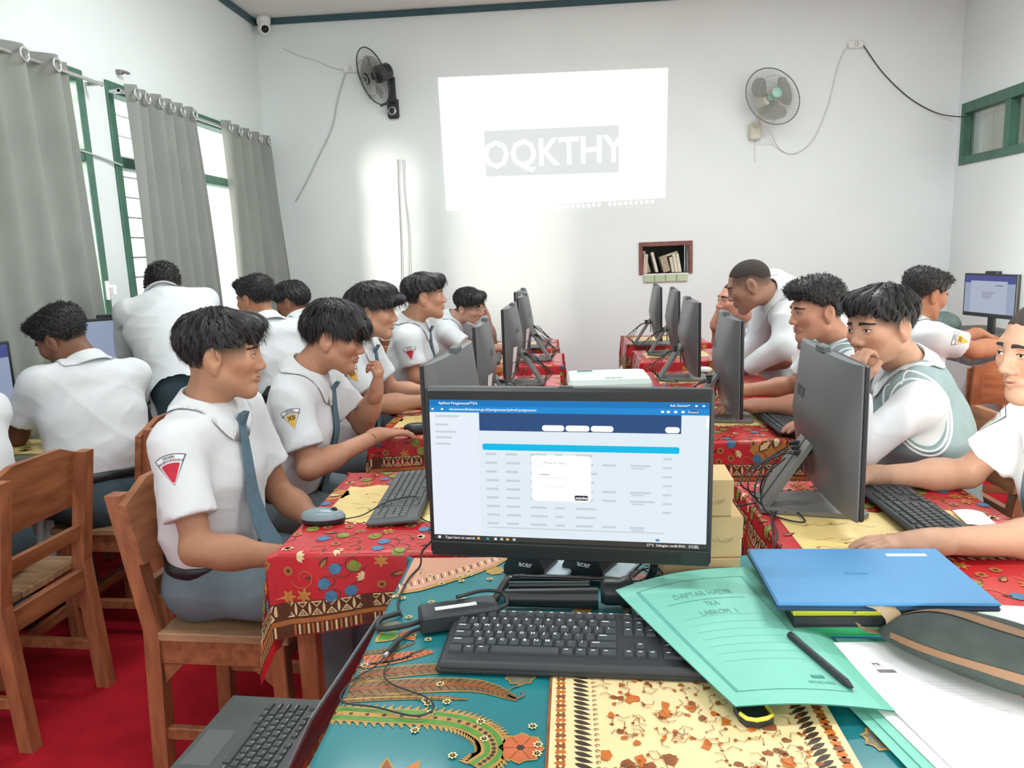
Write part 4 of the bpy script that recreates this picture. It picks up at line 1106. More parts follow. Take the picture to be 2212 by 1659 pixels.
pill(.53, .65, .58, .685, 8, .001, .006); q(.99, .1, .998, .17, 4, .0006)
d.add([sc(.40+.0155*math.cos(t*.2618), .425+.0155*1.72*math.sin(t*.2618), .001) for t in range(24)]+[sc(.40+.0145*math.cos(t*.2618), .425+.0145*1.72*math.sin(t*.2618), .001) for t in range(24)],
      [(t, (t+1) % 24, 24+(t+1) % 24, 24+t) for t in range(24)], 12)
q(0, .965, 1, 1, 7, .0005)
for u, m_ in ((.02, 4), (.17, 11), (.205, 10), (.235, 9), (.258, 6), (.28, 11), (.305, 6)): q(u-.005, .975, u+.005, .992, m_, .0008)
for u in (.93, .955, .98): q(u-.004, .017, u+.004, .027 if u > .94 else .021, 4, .0008)
for u in (.84, .86, .885, .91): q(u-.005, .056, u+.005, .07, 4, .0008)
for u in (.012, .048): q(u-.004, .058, u+.004, .068, 4, .0008)
pill(.93, .052, .965, .074, 3, .0006, .005); q(.822, .94, .836, .955, 14, .0008)
def st(body, u, v, size, mi, align='LEFT', bold=False, e=.0011): add_text(d, body, size, lambda a, b: (lambda p: (p[0]+a, p[1], p[2]+b))(sc(u, v, e)), mi, align, bold)
st('Aplikasi Pengawasan TKA', .035, .021, .0068, 4); st('+', .145, .021, .008, 4); st('tka.kemendikdasmen.go.id/pengawasan/jadwal-pengawasan', .075, .063, .0066, 4)
st('Ask Gemini', .865, .021, .0062, 4); st('Paused', .945, .063, .006, 4, 'CENTER'); st('Masuk ke ruang', .42, .425, .0058, 13); st('Lanjutkan', .555, .668, .0066, 4, 'CENTER', True)
st('Type here to search', .042, .984, .0068, 4); st('27\u00b0C  Sebagian cerah', .79, .984, .0062, 4); st('^  ENG', .89, .984, .006, 4); st('9:12 AM', .955, .979, .0045, 4, 'CENTER'); st('11/11/2025', .955, .990, .0042, 4, 'CENTER')
d.build('screen_page', SM, so)
# tube loop stand
MB().tube(bez([(.155, .034, .16), (.157, .05, .09), (.15, .09, .03), (.13, .108, .012), (.05, .11, .010), (-.06, .108, .010), (-.112, .102, .010), (-.125, .085, .010), (-.132, .02, .010), (-.137, -.04, .010)], 6), .0085, n=10).build('loop_stand', mat('gloss black steel', '#15191b', .2, coat=.5), fm)
MB().box((.125, .026, .12), (.185, .042, .2), .004).build('stand_hinge', m_fb, fm)

# ------------------------------------------------------------ things lying behind and before the keyboard
ad = empty('power_adapter', (-.203, 1.243, .7515), math.radians(17)); tag(ad, 'black laptop power adapter with white label strip on the teal cloth', 'adapter')
MB().box((-.07, -.028, 0), (.07, .028, .034), .005).build('brick', mat('adapter black', '#2b3133', .5), ad)
MB().box((-.042, -.008, .034), (.032, .004, .0345)).build('label_strip', m_stick, ad)
MB().tube(bez([(-.07, 0, .014), (-.1, -.004, .012), (-.14, .01, .006), (-.135, .045, .006), (-.1, .06, .006)]), .005, n=8).build('cable', m_cb, ad)
MB().tube(bez([(.07, 0, .016), (.09, .01, .02), (.085, .035, .03), (.05, .04, .036), (.0, .02, .04)]), .0035, n=8).build('cable', m_cb, ad)
tp = empty('mini_tripod', (.0, 1.315, .7515), math.radians(-1)); tag(tp, 'folded black mini tripod lying behind the keyboard', 'tripod')
MB().cyl((-.125, -.012, .018), (.045, -.012, .018), .016, .019, n=16).build('grip', m_blk, tp)
MB().cyl((-.12, .014, .03), (.03, .012, .032), .0075, n=10).build('leg', mat('dark tube', '#30383a', .3, metal=.4), tp)
MB().lathe([(0, .05), (.02, .05), (.024, .06), (.024, .085), (.028, .09), (.028, .105), (.016, .11), (0, .11)], 18, axis='x', c=(0, -.008, .028)).build('clamp_head', m_blk, tp)
for yy, zz in ((-.02, .024), (.004, .036)): MB().cyl((.105, yy, zz), (.165, yy+.006, zz+.004), .0045, n=8).build('rod', mat('silver rod', '#9aa3a5', .2, metal=.8), tp)
MB().box((.16, -.03, .01), (.172, .02, .05), .004).build('end_plate', m_blk, tp)
for i, (x, y, rz, lab) in enumerate(((-.085, 1.465, -22, 'left of two black devices standing under the front monitor'), (.035, 1.462, -28, 'right of two black devices standing under the front monitor'))):
    a = empty('device_stand', (x, y, .7515), math.radians(rz)); tag(a, lab, 'device', 'black devices under the monitor')
    MB().prism([(-.045, 0), (.045, 0), (.045, .02), (.03, .052), (-.03, .045), (-.045, .018)], -.035, .035, lambda u, v, h: (u, h, v)).build('body', m_blk, a)
    mb = MB(); add_text(mb, 'acer', .017, lambda u, v: (.004+u, -.0355, .028+v), bold=True); mb.build('logo', m_stick, a)
    MB().box((.03, -.03, 0), (.085, .05, .012), .003).build('pale_base', mat('pale plastic', '#a9bcc4', .4), a)
mb = MB()
for k in range(5):
    q_ = random.Random(50+k)
    mb.tube(bez([(.12+.012*k, 1.44, .76), (.15+.01*k, 1.40-.01*k, .80-.012*k), (.175, 1.36+.012*k, .765), (.13-.012*k, 1.34, .757), (.1, 1.38+.01*k, .757), (.14, 1.43, .77)]), .0019, n=5)
tag(mb.build('cable_bundle', m_cb), 'tangle of thin black cables beside the cardboard boxes', 'cables')
c1 = empty('usb_cable', (-.29, 1.2, .7515)); tag(c1, 'thin black cable with silver plug looping over the teal cloth', 'cable')
MB().tube(bez([(.09, .045, .006), (.03, .02, .004), (.005, .0, .004), (-.012, -.045, .004)]), .003, n=6).build('lead', m_cb, c1)
MB().cyl((-.008, -.035, .006), (-.016, -.07, .006), .0055, n=10).build('plug', m_blk, c1); MB().cyl((-.016, -.07, .006), (-.019, -.08, .006), .004, n=10).build('tip', m_rod, c1)
MB().tube(bez([(-.019, -.08, .005), (-.03, -.11, .004), (-.055, -.15, .004), (-.055, -.2, .004), (.0, -.215, .004), (.06, -.235, .004), (.085, -.22, .004), (.07, -.19, .004), (.01, -.155, .004), (-.01, -.12, .004), (-.004, -.08, .004)]), .0014, n=6).build('thin_lead', m_cb, c1)
ep = empty('monitor_cable', (-.33, 1.48, .7515)); tag(ep, 'black cable hanging down from the front monitor over the salmon corner', 'cable')
MB().tube(bez([(.06, -.1, .10), (.03, -.06, .06), (.012, .0, .006), (0, -.06, .004), (.0, -.16, .004), (.02, -.22, .005)]), .0022, n=6).build('lead', m_cb, ep)
pn = empty('earphone', (-.06, 1.26, .7515)); tag(pn, 'thin black earphone lead with a white bead behind the keyboard', 'earphone')
MB().tube(bez([(-.09, .0, .003), (-.06, .02, .004), (-.03, .01, .004), (0, .015, .004), (.05, .0, .004), (.075, -.008, .005)]), .0016, n=6).build('lead', m_cb, pn)
MB().sphere((.08, -.008, .006), .005, 10, 8).build('bead', m_wpl, pn); MB().cyl((-.01, .02, .006), (.0, .008, .006), .004, n=8).build('plug', m_blk, pn)

# cardboard boxes stacked at the back corner
m_card = mat('brown cardboard', '#c6ab7c', .8, vary=.05, vscale=9); m_card2 = mat('plain cardboard', '#ad8a5c', .8, vary=.05, vscale=9)
bx = [(.243, .7515, .062, .140, .11, 'bottom cardboard box of the stack beside the monitor', m_card2), (.243, .815, .080, .145, .115, 'middle cardboard box of the stack beside the monitor', m_card),
      (.236, .897, .070, .128, .10, 'top cardboard box of the stack beside the monitor', m_card)]
for i, (x, z, h, w, dp, lab, m_) in enumerate(bx):
    b = empty('cardboard_box', (x, 1.37+dp/2, z), math.radians((-1, 1, -2)[i])); tag(b, lab, 'box', 'stacked cardboard boxes')
    MB().box((-w/2, -dp/2, 0), (w/2, dp/2, h), .003).build('body', m_, b)
    # lid flap with scalloped edge
    P = [(-w/2-.001, h+.001), (w/2+.001, h+.001), (w/2+.001, h*.52)]
    n = 5
    for k in range(n*6):
        t = k/(n*6-1); P.append((w/2-w*t, h*.52-.006*abs(math.sin(math.pi*n*t))))
    P.append((-w/2-.001, h*.52))
    MB().prism(P, -dp/2-.0028, -dp/2-.0012, lambda u, v, hh: (u, hh, v)).build('front_flap', m_card, b)
    MB().box((-w/2-.001, -dp/2-.002, h), (w/2+.001, dp/2, h+.0018)).build('lid', m_card, b)
    for s in (-1, 1): MB().tube([(s*w*.28+.014*math.cos(a*.39), -dp/2-.0033, h*.55-.011*math.sin(a*.39)) for a in range(9)], .0006, n=4).build('tab_slot', m_card2, b)

# ------------------------------------------------------------ blue laptop on its pile of books
def flat_book(name, x, y, z, w, dp, h, rz, m, label, cat='book', page=None):
    b = empty(name, (x, y, z), math.radians(rz)); tag(b, label, cat, 'pile under the blue laptop')
    c = min(.003, h*.2)
    MB().box((-w/2, -dp/2, 0), (w/2, dp/2, c)).box((-w/2, -dp/2, h-c), (w/2, dp/2, h)).box((-w/2, -dp/2, c), (-w/2+c, dp/2, h-c)).build('cover', m, b)
    MB().box((-w/2+c, -dp/2+.002, c), (w/2-.003, dp/2-.002, h-c)).build('pages', page or mat('white pages', '#e8e6df', .9), b)
z = .752
flat_book('book', .50, 1.275, z, .27, .2, .012, 1, mat('blue book', '#1f6fae', .45), 'thin blue book at the bottom of the pile', page=mat('blue book')); z += .0123
flat_book('book', .50, 1.27, z, .28, .2, .016, -1, mat('green book', '#2a9a62', .45), 'green book second from the bottom of the pile', page=mat('green book')); z += .0163
flat_book('book', .50, 1.27, z, .29, .2, .018, 0, mat('black folder', '#22262a', .45), 'black binder in the middle of the pile', page=mat('black folder')); z += .0183
flat_book('book', .50, 1.275, z, .29, .2, .010, 0, mat('yellow book', '#b9c437', .5), 'thin yellow book just under the blue laptop', page=mat('yellow book')); z += .0103
bl = empty('laptop', (.5, 1.275, z), math.radians(-1)); tag(bl, 'closed blue laptop lying on a pile of books', 'laptop')
m_bl = mat('blue laptop lid', '#4788b8', .4, metal=.15, vary=.03, vscale=60)
MB().box((-.172, -.112, .001), (.172, .112, .009), .003).build('base', mat('laptop base dark', '#23415c', .4), bl)
MB().box((-.172, -.113, .0095), (.172, .113, .0165), .003).build('lid', m_bl, bl)
MB().box((.07, .075, .0165), (.14, .086, .0168)).build('label_strip', m_stick, bl)
mb = MB(); add_text(mb, 'ASUS', .012, lambda u, v: (-.01-u*1.5, .0-v, .0167)); mb.build('logo', mat('lid logo', '#3f86b8', .3, metal=.5), bl)
pb = empty('paper_pack', (.685, 1.205, .7515), math.radians(-8)); tag(pb, 'mint and green paper pack beside the laptop pile', 'pack')
MB().box((-.06, -.035, 0), (.06, .035, .035), .003).build('pack', mat('pack mint', '#cfe6d6', .5), pb); MB().box((-.0605, -.0355, .002), (.0605, .0, .028), .002).build('band', mat('pack green', '#2fd08a', .5), pb)

# ------------------------------------------------------------ mint folder, pen, papers
m_mf = mat('mint folder card', '#7cc6b3', .6, vary=.03, vscale=12)
fo = empty('folder', (.28, 1.17, .7515)); tag(fo, 'mint green open folder lettered DAFTAR HADIR with thin frame lines', 'folder')
FC = {'tl': Vector((.075, 1.275)), 'tr': Vector((.327, 1.375)), 'br': Vector((.415, .965)), 'bl': Vector((.215, .955))}
def fpos(u, v, e=0.):   # u left-right, v bottom-top
    a = FC['bl']*(1-u)+FC['br']*u; b = FC['tl']*(1-u)+FC['tr']*u; q_ = a*(1-v)+b*v
    # the sheet bulges over the keyboard edge and the corner lifts
    z_ = .779+.010*math.sin(math.pi*u)*v+.012*v*v*(1-u)+.022*u*v*v-.010*(1-v)*u+.006*math.sin(3.2*u+1.2*v)
    return Vector((q_.x-.28, q_.y-1.17, z_-.7515+e))
mb = MB(); mb.grid(lambda u, v: fpos(u, v, .0009), 20, 20); mb.grid(lambda u, v: fpos(1-u, v, -.0009), 20, 20); mb.build('cover_sheet', m_mf, fo)
m_fi = mat('folder ink', '#3f8d80', .7)
mb = MB()
def fl(pts, w=.0012):
    for (a, b), (c, e) in zip(pts, pts[1:]):
        A, B = fpos(a, b, .0014), fpos(c, e, .0014); dd = (B-A).normalized(); n_ = Vector((-dd.y, dd.x, 0))*w/2
        mb.add([A+n_, A-n_, B-n_, B+n_], [(0, 1, 2, 3)])
def seg(a, b, n=10): return [(a[0]+(b[0]-a[0])*i/n, a[1]+(b[1]-a[1])*i/n) for i in range(n+1)]
for ins in (.10, .115):
    for a, b in (((ins, .09), (1-ins, .09)), ((1-ins, .09), (1-ins, .92)), ((1-ins, .92), (ins, .92)), ((ins, .92), (ins, .09))): fl(seg(a, b), .0011)
for k in range(7): fl(seg((.22, .62-.055*k), (.80, .62-.055*k)), .0004)
fl(seg((.2, .752), (.78, .752)), .001)
mb.build('frame_lines', m_fi, fo)
mb = MB()
for s_, v, sz in (('DAFTAR HADIR', .80, .020), ('TKA', .715, .018), ('LABKOM  1', .645, .018)): add_text(mb, s_, sz, lambda a, b, v=v: fpos(.5+a*3.1, v+b*2.9, .0015))
mb.build('pencil_lettering', mat('pencil', '#679f90', .8), fo)
mb = MB()
for a, b in ((0, 0), (.03, 0), (.06, .002)):
    mb.add([fpos(.70+a+dx, .165+b+dy, .0015) for dx, dy in ((0, 0), (.03, -.005), (.04, .012), (.012, .02))], [(0, 1, 2, 3)])
add_text(mb, 'BINTANG OBOR', .008, lambda a, b: fpos(.74+a*3.1, .135+b*2.9, .0015)); mb.build('printed_logo', m_fi, fo)
# spine and back leaf
mb = MB()
def fsp(u, v, e=0):
    a = fpos(1, v, 0); return Vector((a.x+.042*u+.012*u*v, a.y+.01*u, a.z*(1-u)+(.005+.03*v*(1-u))*u+e))
mb.grid(lambda u, v: fsp(u, v, .0009), 6, 16); mb.grid(lambda u, v: fsp(1-u, v, -.0009), 6, 16); mb.build('spine', mat('mint folder shade', '#6fbfa6', .6), fo)
mb = MB()
def fbk(u, v, e=0):
    a = fsp(1, v, 0); return Vector((a.x+.20*u, a.y-.14*u, .0035+.004*(1-u)+e))
mb.grid(lambda u, v: fbk(u, v, .0009), 8, 12); mb.grid(lambda u, v: fbk(1-u, v, -.0009), 8, 12); mb.build('back_leaf', m_mf, fo)
pe = empty('pen', (.355, 1.098, .787)); pe.rotation_euler = (math.radians(2.5), 0, math.radians(-76+90+180+90))
tag(pe, 'black marker pen lying across the mint folder', 'pen')
A, B = fpos(.83, .44, .006)+Vector((.28, 1.17, .7515)), fpos(.905, .085, .006)+Vector((.28, 1.17, .7515))
pe.location = (A+B)/2; pe.rotation_euler = (B-A).to_track_quat('X', 'Z').to_euler(); hl = (B-A).length/2
MB().cyl((-hl, 0, 0), (hl*.75, 0, 0), .0052, .0056, n=12).build('barrel', mat('pen black', '#1d2326', .4), pe)
MB().cyl((hl*.75, 0, 0), (hl*.95, 0, 0), .0056, .002, n=12).build('cone', mat('pen black'), pe); MB().cyl((hl*.95, 0, 0), (hl, 0, 0), .001, .0004, n=8).build('tip', m_rod, pe)
ym = empty('rimmed_case', (.244, .965, .7515), math.radians(8)); ym.scale = (.62, .62, .8); tag(ym, 'small black case with yellow rim peeking out under the mint folder', 'case')
MB().prism([(-.035, .0), (-.028, -.022), (-.01, -.03), (.02, -.026), (.035, -.018), (.035, .04), (-.035, .04)], 0, .014).build('body', m_blk, ym)
mb = MB().tube([(-.034, .0, .016), (-.026, -.02, .016), (-.008, -.028, .016), (.018, -.024, .016), (.033, -.016, .016), (.034, .02, .016)], .004, n=8); mb.build('yellow_rim', mat('yellow plastic', '#d9cf4e', .4), ym)
# white printed sheet with a small portrait and the papers under it
sh = empty('printed_sheet', (.52, 1.0, .7515)); tag(sh, 'white printed sheet with a small grey portrait under the pencil pouch', 'paper')
S4 = [Vector((.395, 1.15)), Vector((.56, 1.17)), Vector((.70, .80)), Vector((.46, .82))]
def shp(u, v, e=0.):
    q_ = (S4[3]*(1-u)+S4[2]*u)*(1-v)+(S4[0]*(1-u)+S4[1]*u)*v
    return Vector((q_.x-.52, q_.y-1.0, .0095+.004*math.sin(2.5*u+v*2)+e))
mb = MB(); mb.grid(lambda u, v: shp(u, v, .0004), 10, 14); mb.grid(lambda u, v: shp(1-u, v, -.0004), 10, 14); mb.build('sheet', mat('white paper', '#f3f5f5', .8), sh)
mb = MB()
def sq(u0, v0, u1, v1, mi): mb.add([shp(u0, v0, .0009), shp(u1, v0, .0009), shp(u1, v1, .0009), shp(u0, v1, .0009)], [(0, 1, 2, 3)], mi)
sq(.19, .73, .33, .755, 0); sq(.225, .755, .28, .80, 1); sq(.215, .79, .27, .81, 0)
for k in range(14): sq(.3+.01*(k % 3), .66-.024*k, .75-.03*(k % 4), .663-.024*k, 2)
mb.build('print', [mat('photo grey', '#77777c', .8), mat('photo pale', '#d7cfcd', .8), mat('faint ink', '#dadde0', .8)], sh)
for k in range(3):
    pp = MB(); off = (k+1)*.012
    f = lambda u, v, e, off=off, k=k: shp(u, v)+Vector((-off*1.2, -off*.5, -.0062+.0018*(2-k)+e-.004*math.sin(2.5*u+v*2)))
    pp.grid(lambda u, v: f(u, v, .0003), 6, 8); pp.grid(lambda u, v: f(1-u, v, -.0003), 6, 8)
    o = pp.build('paper_sheet', (mat('white paper'), m_mf, m_mf)[k], loc=(.52, 1.0, .7515)); tag(o, ['white sheet just under the printed sheet', 'mint sheet second under the printed sheet', 'mint sheet lowest under the printed sheet'][k], 'paper')
# dark pencil pouch with brown zips
def pouch():
    r = empty('pencil_pouch', (.602, 1.06, .766), math.radians(-42)); tag(r, 'dark grey pencil pouch with brown piping and loop', 'pouch')
    Lh, Wd, Ht = .155, .072, .078
    def sp(u, v):
        x = -Lh+2*Lh*u; k = (1-abs(2*u-1)**2.6)**.55; a = 2*math.pi*v
        return (x, Wd*k*math.cos(a)*(1-.1*math.sin(a)), max(0, Ht*.5+Ht*.5*k*math.sin(a))*(.35+.65*k)+.002*math.sin(9*u+3*a))
    mb = MB(); mb.grid(lambda u, v: sp(.004+.992*u, 1-v), 30, 26); mb.build('body', mat('pouch canvas', '#2f3936', .85, vary=.2, vscale=30, bump=.3, bscale=250), r)
    m_zip = mat('brown piping', '#73573f', .7)
    for v0, nm in ((.21, 'zip'), (.46, 'piping')):
        mb = MB(); n = 24; V = []
        for i in range(n+1):
            u = .1+.8*i/n
            for dv in (-.022, .022):
                a = Vector(sp(u, v0+dv+(.05 if nm == 'zip' else .03)*math.sin(math.pi*i/n))); V.append(a*1.0+(a-Vector((a.x, 0, .03))).normalized()*.0016)
        mb.add(V, [(2*i, 2*i+1, 2*i+3, 2*i+2) for i in range(n)], 0, True); mb.build(nm, m_zip, r)
    V = []
    mb = MB(); n = 14
    for i in range(n+1):
        a = 2*math.pi*i/n
        for w in (-.018, .018): V.append((-Lh-.004+.026*math.cos(a)+w*.3, w, .034+.022*math.sin(a)))
    mb.add(V, [(2*i, 2*i+1, 2*i+3, 2*i+2) for i in range(n)], 0, True); mb.build('loop', mat('tan webbing', '#a08d70', .8), r)
    MB().box((Lh-.03, -.02, .025), (Lh+.02, .03, .05), .006).build('end_tab', mat('grey green tab', '#5b7166', .8), r)
    return r
pouch()
# paper slip on the nearest right desk
sl = MB(); sl.grid(lambda u, v: (-.03+.06*u+.012*v, -.045+.09*v-.02*u, .004+.006*math.sin(3*u)*v), 6, 6); sl.grid(lambda u, v: (.03-.06*u+.012*v, -.045+.09*v-.02*(1-u), .0034+.006*math.sin(3*(1-u))*v), 6, 6)
tag(sl.build('paper_slip', mat('white paper'), loc=(.915, 1.735, .7515)), 'crumpled white paper slip beside the nearest right keyboard', 'paper')
# cables on the nearest right desk
mb = MB()
for k, pts in enumerate((((.515, 1.80, .885), (.47, 1.82, .83), (.48, 1.88, .765), (.52, 1.93, .757)), ((.50, 1.93, .757), (.46, 1.85, .757), (.40, 1.83, .75), (.37, 1.8, .70)), ((.52, 1.95, .757), (.47, 1.74, .757), (.45, 1.62, .757), (.42, 1.58, .72), (.40, 1.55, .66)), ((.57, 1.86, .757), (.49, 1.78, .757), (.455, 1.68, .757), (.43, 1.55, .73)))):
    mb.tube(bez(pts), .0022, n=5)
tag(mb.build('cable_bundle', m_cb), 'thin black cables trailing off the edge of the nearest right desk', 'cables')

# ------------------------------------------------------------ dark laptop on a stool left of the front table
ls = empty('stool', (-.60, 1.17, 0)); tag(ls, 'low wooden stool carrying the dark open laptop', 'stool')
MB().box((-.12, -.15, .485), (.10, .15, .51), .004).build('seat', m_seat, ls)
for sx in (-1, 1):
    for sy in (-1, 1): MB().box((sx*.08-.018, sy*.12-.018, 0), (sx*.08+.018, sy*.12+.018, .485), .003).build('leg', m_wood, ls)
dl = empty('open_laptop', (-.60, 1.205, .5105), math.radians(-94.5)); tag(dl, 'dark grey open laptop standing low beside the front table', 'laptop')
m_dl = mat('laptop graphite', '#4f5654', .45, metal=.2, vary=.06, vscale=25)
MB().box((-.165, -.115, 0), (.165, .115, .015), .004).build('base', m_dl, dl)
kp = empty('keyboard', (0, .03, .0152)); kp.parent = dl
keyboard(0, 0, 0, 0, '', .30, .125, m_kb, mat('laptop key', '#454b49', .5), tilt=0, full=False, parent=kp, legends='dim')
MB().box((-.16, .098, .0155), (.16, .104, .017)).build('hinge_bar', m_blk, dl)
MB().box((-.05, -.10, .0151), (.05, -.045, .0154)).build('touchpad', mat('touchpad', '#5a615f', .35), dl)
lid = MB().box((-.165, 0, 0), (.165, .006, .215), .003); lo = lid.build('lid', mat('laptop lid silver', '#8d8f95', .3, metal=.5), dl, loc=(0, .112, .012), rot=(math.radians(-27), 0, 0))
MB().box((-.155, -.0006, .012), (.155, 0, .207)).build('screen', mat('screen off', '#17181c', .15), lo)

# ------------------------------------------------------------ projector in the aisle
pjt = empty('projector_table', (.155, 2.95, 0)); tag(pjt, 'small wooden stand under the projector in the aisle', 'table')
MB().box((-.17, -.14, .80), (.17, .14, .825), .004).build('top', m_desk, pjt)
for sx in (-1, 1):
    for sy in (-1, 1): MB().box((sx*.14-.018, sy*.11-.018, 0), (sx*.14+.018, sy*.11+.018, .80), .003).build('leg', m_wood, pjt)
pr_ = empty('projector', (.155, 2.95, .8255), math.radians(1.5)); tag(pr_, 'white projector with mint tinted top in the aisle', 'projector')
MB().prism([(-.158, -.118), (-.15, -.13), (.15, -.13), (.158, -.118), (.158, .1), (.15, .118), (-.15, .118), (-.158, .1)], 0.008, .05).build('body', mat('projector dark', '#2f3a42', .4), pr_)
def ptop(u, v, k): 
    return None
mb = MB(); P = [(-.158, -.118), (-.15, -.132), (.15, -.132), (.158, -.118), (.158, .1), (.14, .12), (-.14, .12), (-.158, .1)]
mb.prism(P, .05, .064); Q = [(a*.95, b*.93) for a, b in P]; n = 8
mb.add([(a, b, .064) for a, b in P]+[(a, b, .082) for a, b in Q], [(i, (i+1) % n, n+(i+1) % n, n+i) for i in range(n)]+[tuple(range(n, 2*n))])
mb.build('top_cover', mat('projector white', '#d8eee6', .4), pr_)
MB().box((-.118, .02, .0822), (-.05, .09, .0828)).build('lens_panel', mat('projector grey', '#bcd4cc', .45), pr_)
MB().box((-.115, .074, .0828), (-.055, .092, .085), .001).build('slider_slot', mat('slot dark', '#55645f', .5), pr_)
MB().box((-.02, -.108, .0822), (.075, -.068, .0826)).build('key_panel', mat('projector grey 2', '#c6ddd5', .45), pr_)
for k in range(3): MB().box((-.015+k*.021, -.102, .0826), (.003+k*.021, -.080, .084), .001).build('button', mat('projector button', '#9dafa8', .5), pr_)
for k in range(3): MB().cyl((.01+k*.045, -.131, .03), (.01+k*.045, -.134, .03), .010, n=14).build('port', mat('port grey', '#b6bcc0', .4), pr_)
MB().cyl((-.09, .118, .035), (-.09, .132, .035), .026, n=20).build('lens', mat('black glass', '#0c0d10', .1), pr_)
for a in (-.12, .12): MB().cyl((a, -.08, 0), (a, -.08, .009), .012, n=12).build('foot', m_blk, pr_)
MB().cyl((0, .09, 0), (0, .09, .009), .012, n=12).build('foot', m_blk, pr_)
# ------------------------------------------------------------ people: smooth distance-field bodies
f32 = np.float32
class Field:
    def __init__(s, lo, hi, h):
        s.h = h; s.lo = np.array(lo, float)-2.5*h; s.n = np.ceil((np.array(hi, float)+2.5*h-s.lo)/h).astype(int)+1
        s.a = np.full(s.n, 1.0, f32); s.ax = [(s.lo[i]+h*np.arange(s.n[i])).astype(f32) for i in range(3)]
    def win(s, lo, hi, m):
        i0 = np.clip(np.floor((np.array(lo)-m-s.lo)/s.h).astype(int), 0, s.n-1); i1 = np.clip(np.ceil((np.array(hi)+m-s.lo)/s.h).astype(int)+1, 1, s.n)
        if np.any(i1 <= i0): return None
        return tuple(slice(a, b) for a, b in zip(i0, i1))
    def add(s, prim, k=.0, sub=False):
        fn, lo, hi = prim; sl = s.win(lo, hi, max(k, 0)+2.5*s.h)
        if sl is None: return s
        X = s.ax[0][sl[0]][:, None, None]; Y = s.ax[1][sl[1]][None, :, None]; Z = s.ax[2][sl[2]][None, None, :]
        d = fn(X, Y, Z).astype(f32); a = s.a[sl]
        if sub: a, d = -a, d
        if k > 0:
            h = np.maximum(k-np.abs(a-d), 0)/k; r = np.minimum(a, d)-h*h*(k*.25)
        else: r = np.minimum(a, d)
        s.a[sl] = -r if sub else r
        return s
    def disp(s, fn):
        X = s.ax[0][:, None, None]; Y = s.ax[1][None, :, None]; Z = s.ax[2][None, None, :]
        s.a = (s.a+fn(X, Y, Z)).astype(f32); return s
    def cut(s, p, n):   # keep the side where (x-p).n < 0
        X = s.ax[0][:, None, None]; Y = s.ax[1][None, :, None]; Z = s.ax[2][None, None, :]
        s.a = np.maximum(s.a, ((X-p[0])*n[0]+(Y-p[1])*n[1]+(Z-p[2])*n[2]).astype(f32)); return s
    def mesh(s):
        A = s.a; n = A.shape
        c = [A[i:n[0]-1+i, j:n[1]-1+j, k:n[2]-1+k] for i in (0, 1) for j in (0, 1) for k in (0, 1)]
        mn = c[0].copy(); mx = c[0].copy()
        for q in c[1:]: np.minimum(mn, q, out=mn); np.maximum(mx, q, out=mx)
        act = (mn < 0) & (mx >= 0); I = np.argwhere(act); m = len(I)
        if m == 0: return np.zeros((0, 3)), np.zeros((0, 4), int)
        vid = np.full(act.shape, -1, np.int32); vid[act] = np.arange(m)
        V = np.stack([q[act] for q in c], 1); off = np.array([(i, j, k) for i in (0, 1) for j in (0, 1) for k in (0, 1)], float)
        pos = np.zeros((m, 3)); cnt = np.zeros(m)
        for a in range(8):
            for b in range(a+1, 8):
                if np.abs(off[a]-off[b]).sum() != 1: continue
                va, vb = V[:, a], V[:, b]; x = (va < 0) != (vb < 0)
                t = np.where(x, va/np.where(x, va-vb, 1), 0)
                pos += np.where(x[:, None], off[a]+(off[b]-off[a])*t[:, None], 0); cnt += x
        P = s.lo+(I+pos/cnt[:, None])*s.h
        F = []
        for ax in range(3):
            sl0 = [slice(None)]*3; sl1 = [slice(None)]*3; sl0[ax] = slice(0, n[ax]-1); sl1[ax] = slice(1, n[ax])
            a, b = A[tuple(sl0)], A[tuple(sl1)]; E = np.argwhere((a < 0) != (b < 0))
            u, v = [(1, 2), (2, 0), (0, 1)][ax]
            E = E[(E[:, u] > 0) & (E[:, v] > 0) & (E[:, u] < n[u]-1) & (E[:, v] < n[v]-1)]
            if not len(E): continue
            sg = a[tuple(E.T)] < 0; q = []
            for du, dv in ((1, 1), (0, 1), (0, 0), (1, 0)):
                e = E.copy(); e[:, u] -= du; e[:, v] -= dv; q.append(vid[tuple(e.T)])
            q = np.stack(q, 1); q[~sg] = q[~sg][:, ::-1]; F.append(q)
        return P, np.concatenate(F)

def vec(p): return np.array(p, float)
def unit(v): v = vec(v); return v/np.linalg.norm(v)
def capsule(a, b, ra, rb, side=None, sf=1., cutn=None, cutp=None):
    a, b = vec(a), vec(b); ab = b-a; L2 = max(1e-9, float(ab@ab)); R = max(ra, rb)*max(sf, 1)
    sd = unit(side) if side is not None else None
    def fn(X, Y, Z):
        x, y, z = X-f32(a[0]), Y-f32(a[1]), Z-f32(a[2])
        t = np.clip((x*f32(ab[0])+y*f32(ab[1])+z*f32(ab[2]))/f32(L2), 0, 1)
        x, y, z = x-t*f32(ab[0]), y-t*f32(ab[1]), z-t*f32(ab[2])
        if sd is not None:
            q = (x*f32(sd[0])+y*f32(sd[1])+z*f32(sd[2]))*f32(1-1/sf); x, y, z = x-q*f32(sd[0]), y-q*f32(sd[1]), z-q*f32(sd[2])
        d = np.sqrt(x*x+y*y+z*z)-(ra+(rb-ra)*t)
        if cutn is not None: d = np.maximum(d, (X-f32(cutp[0]))*f32(cutn[0])+(Y-f32(cutp[1]))*f32(cutn[1])+(Z-f32(cutp[2]))*f32(cutn[2]))
        return d
    return fn, np.minimum(a, b)-R, np.maximum(a, b)+R
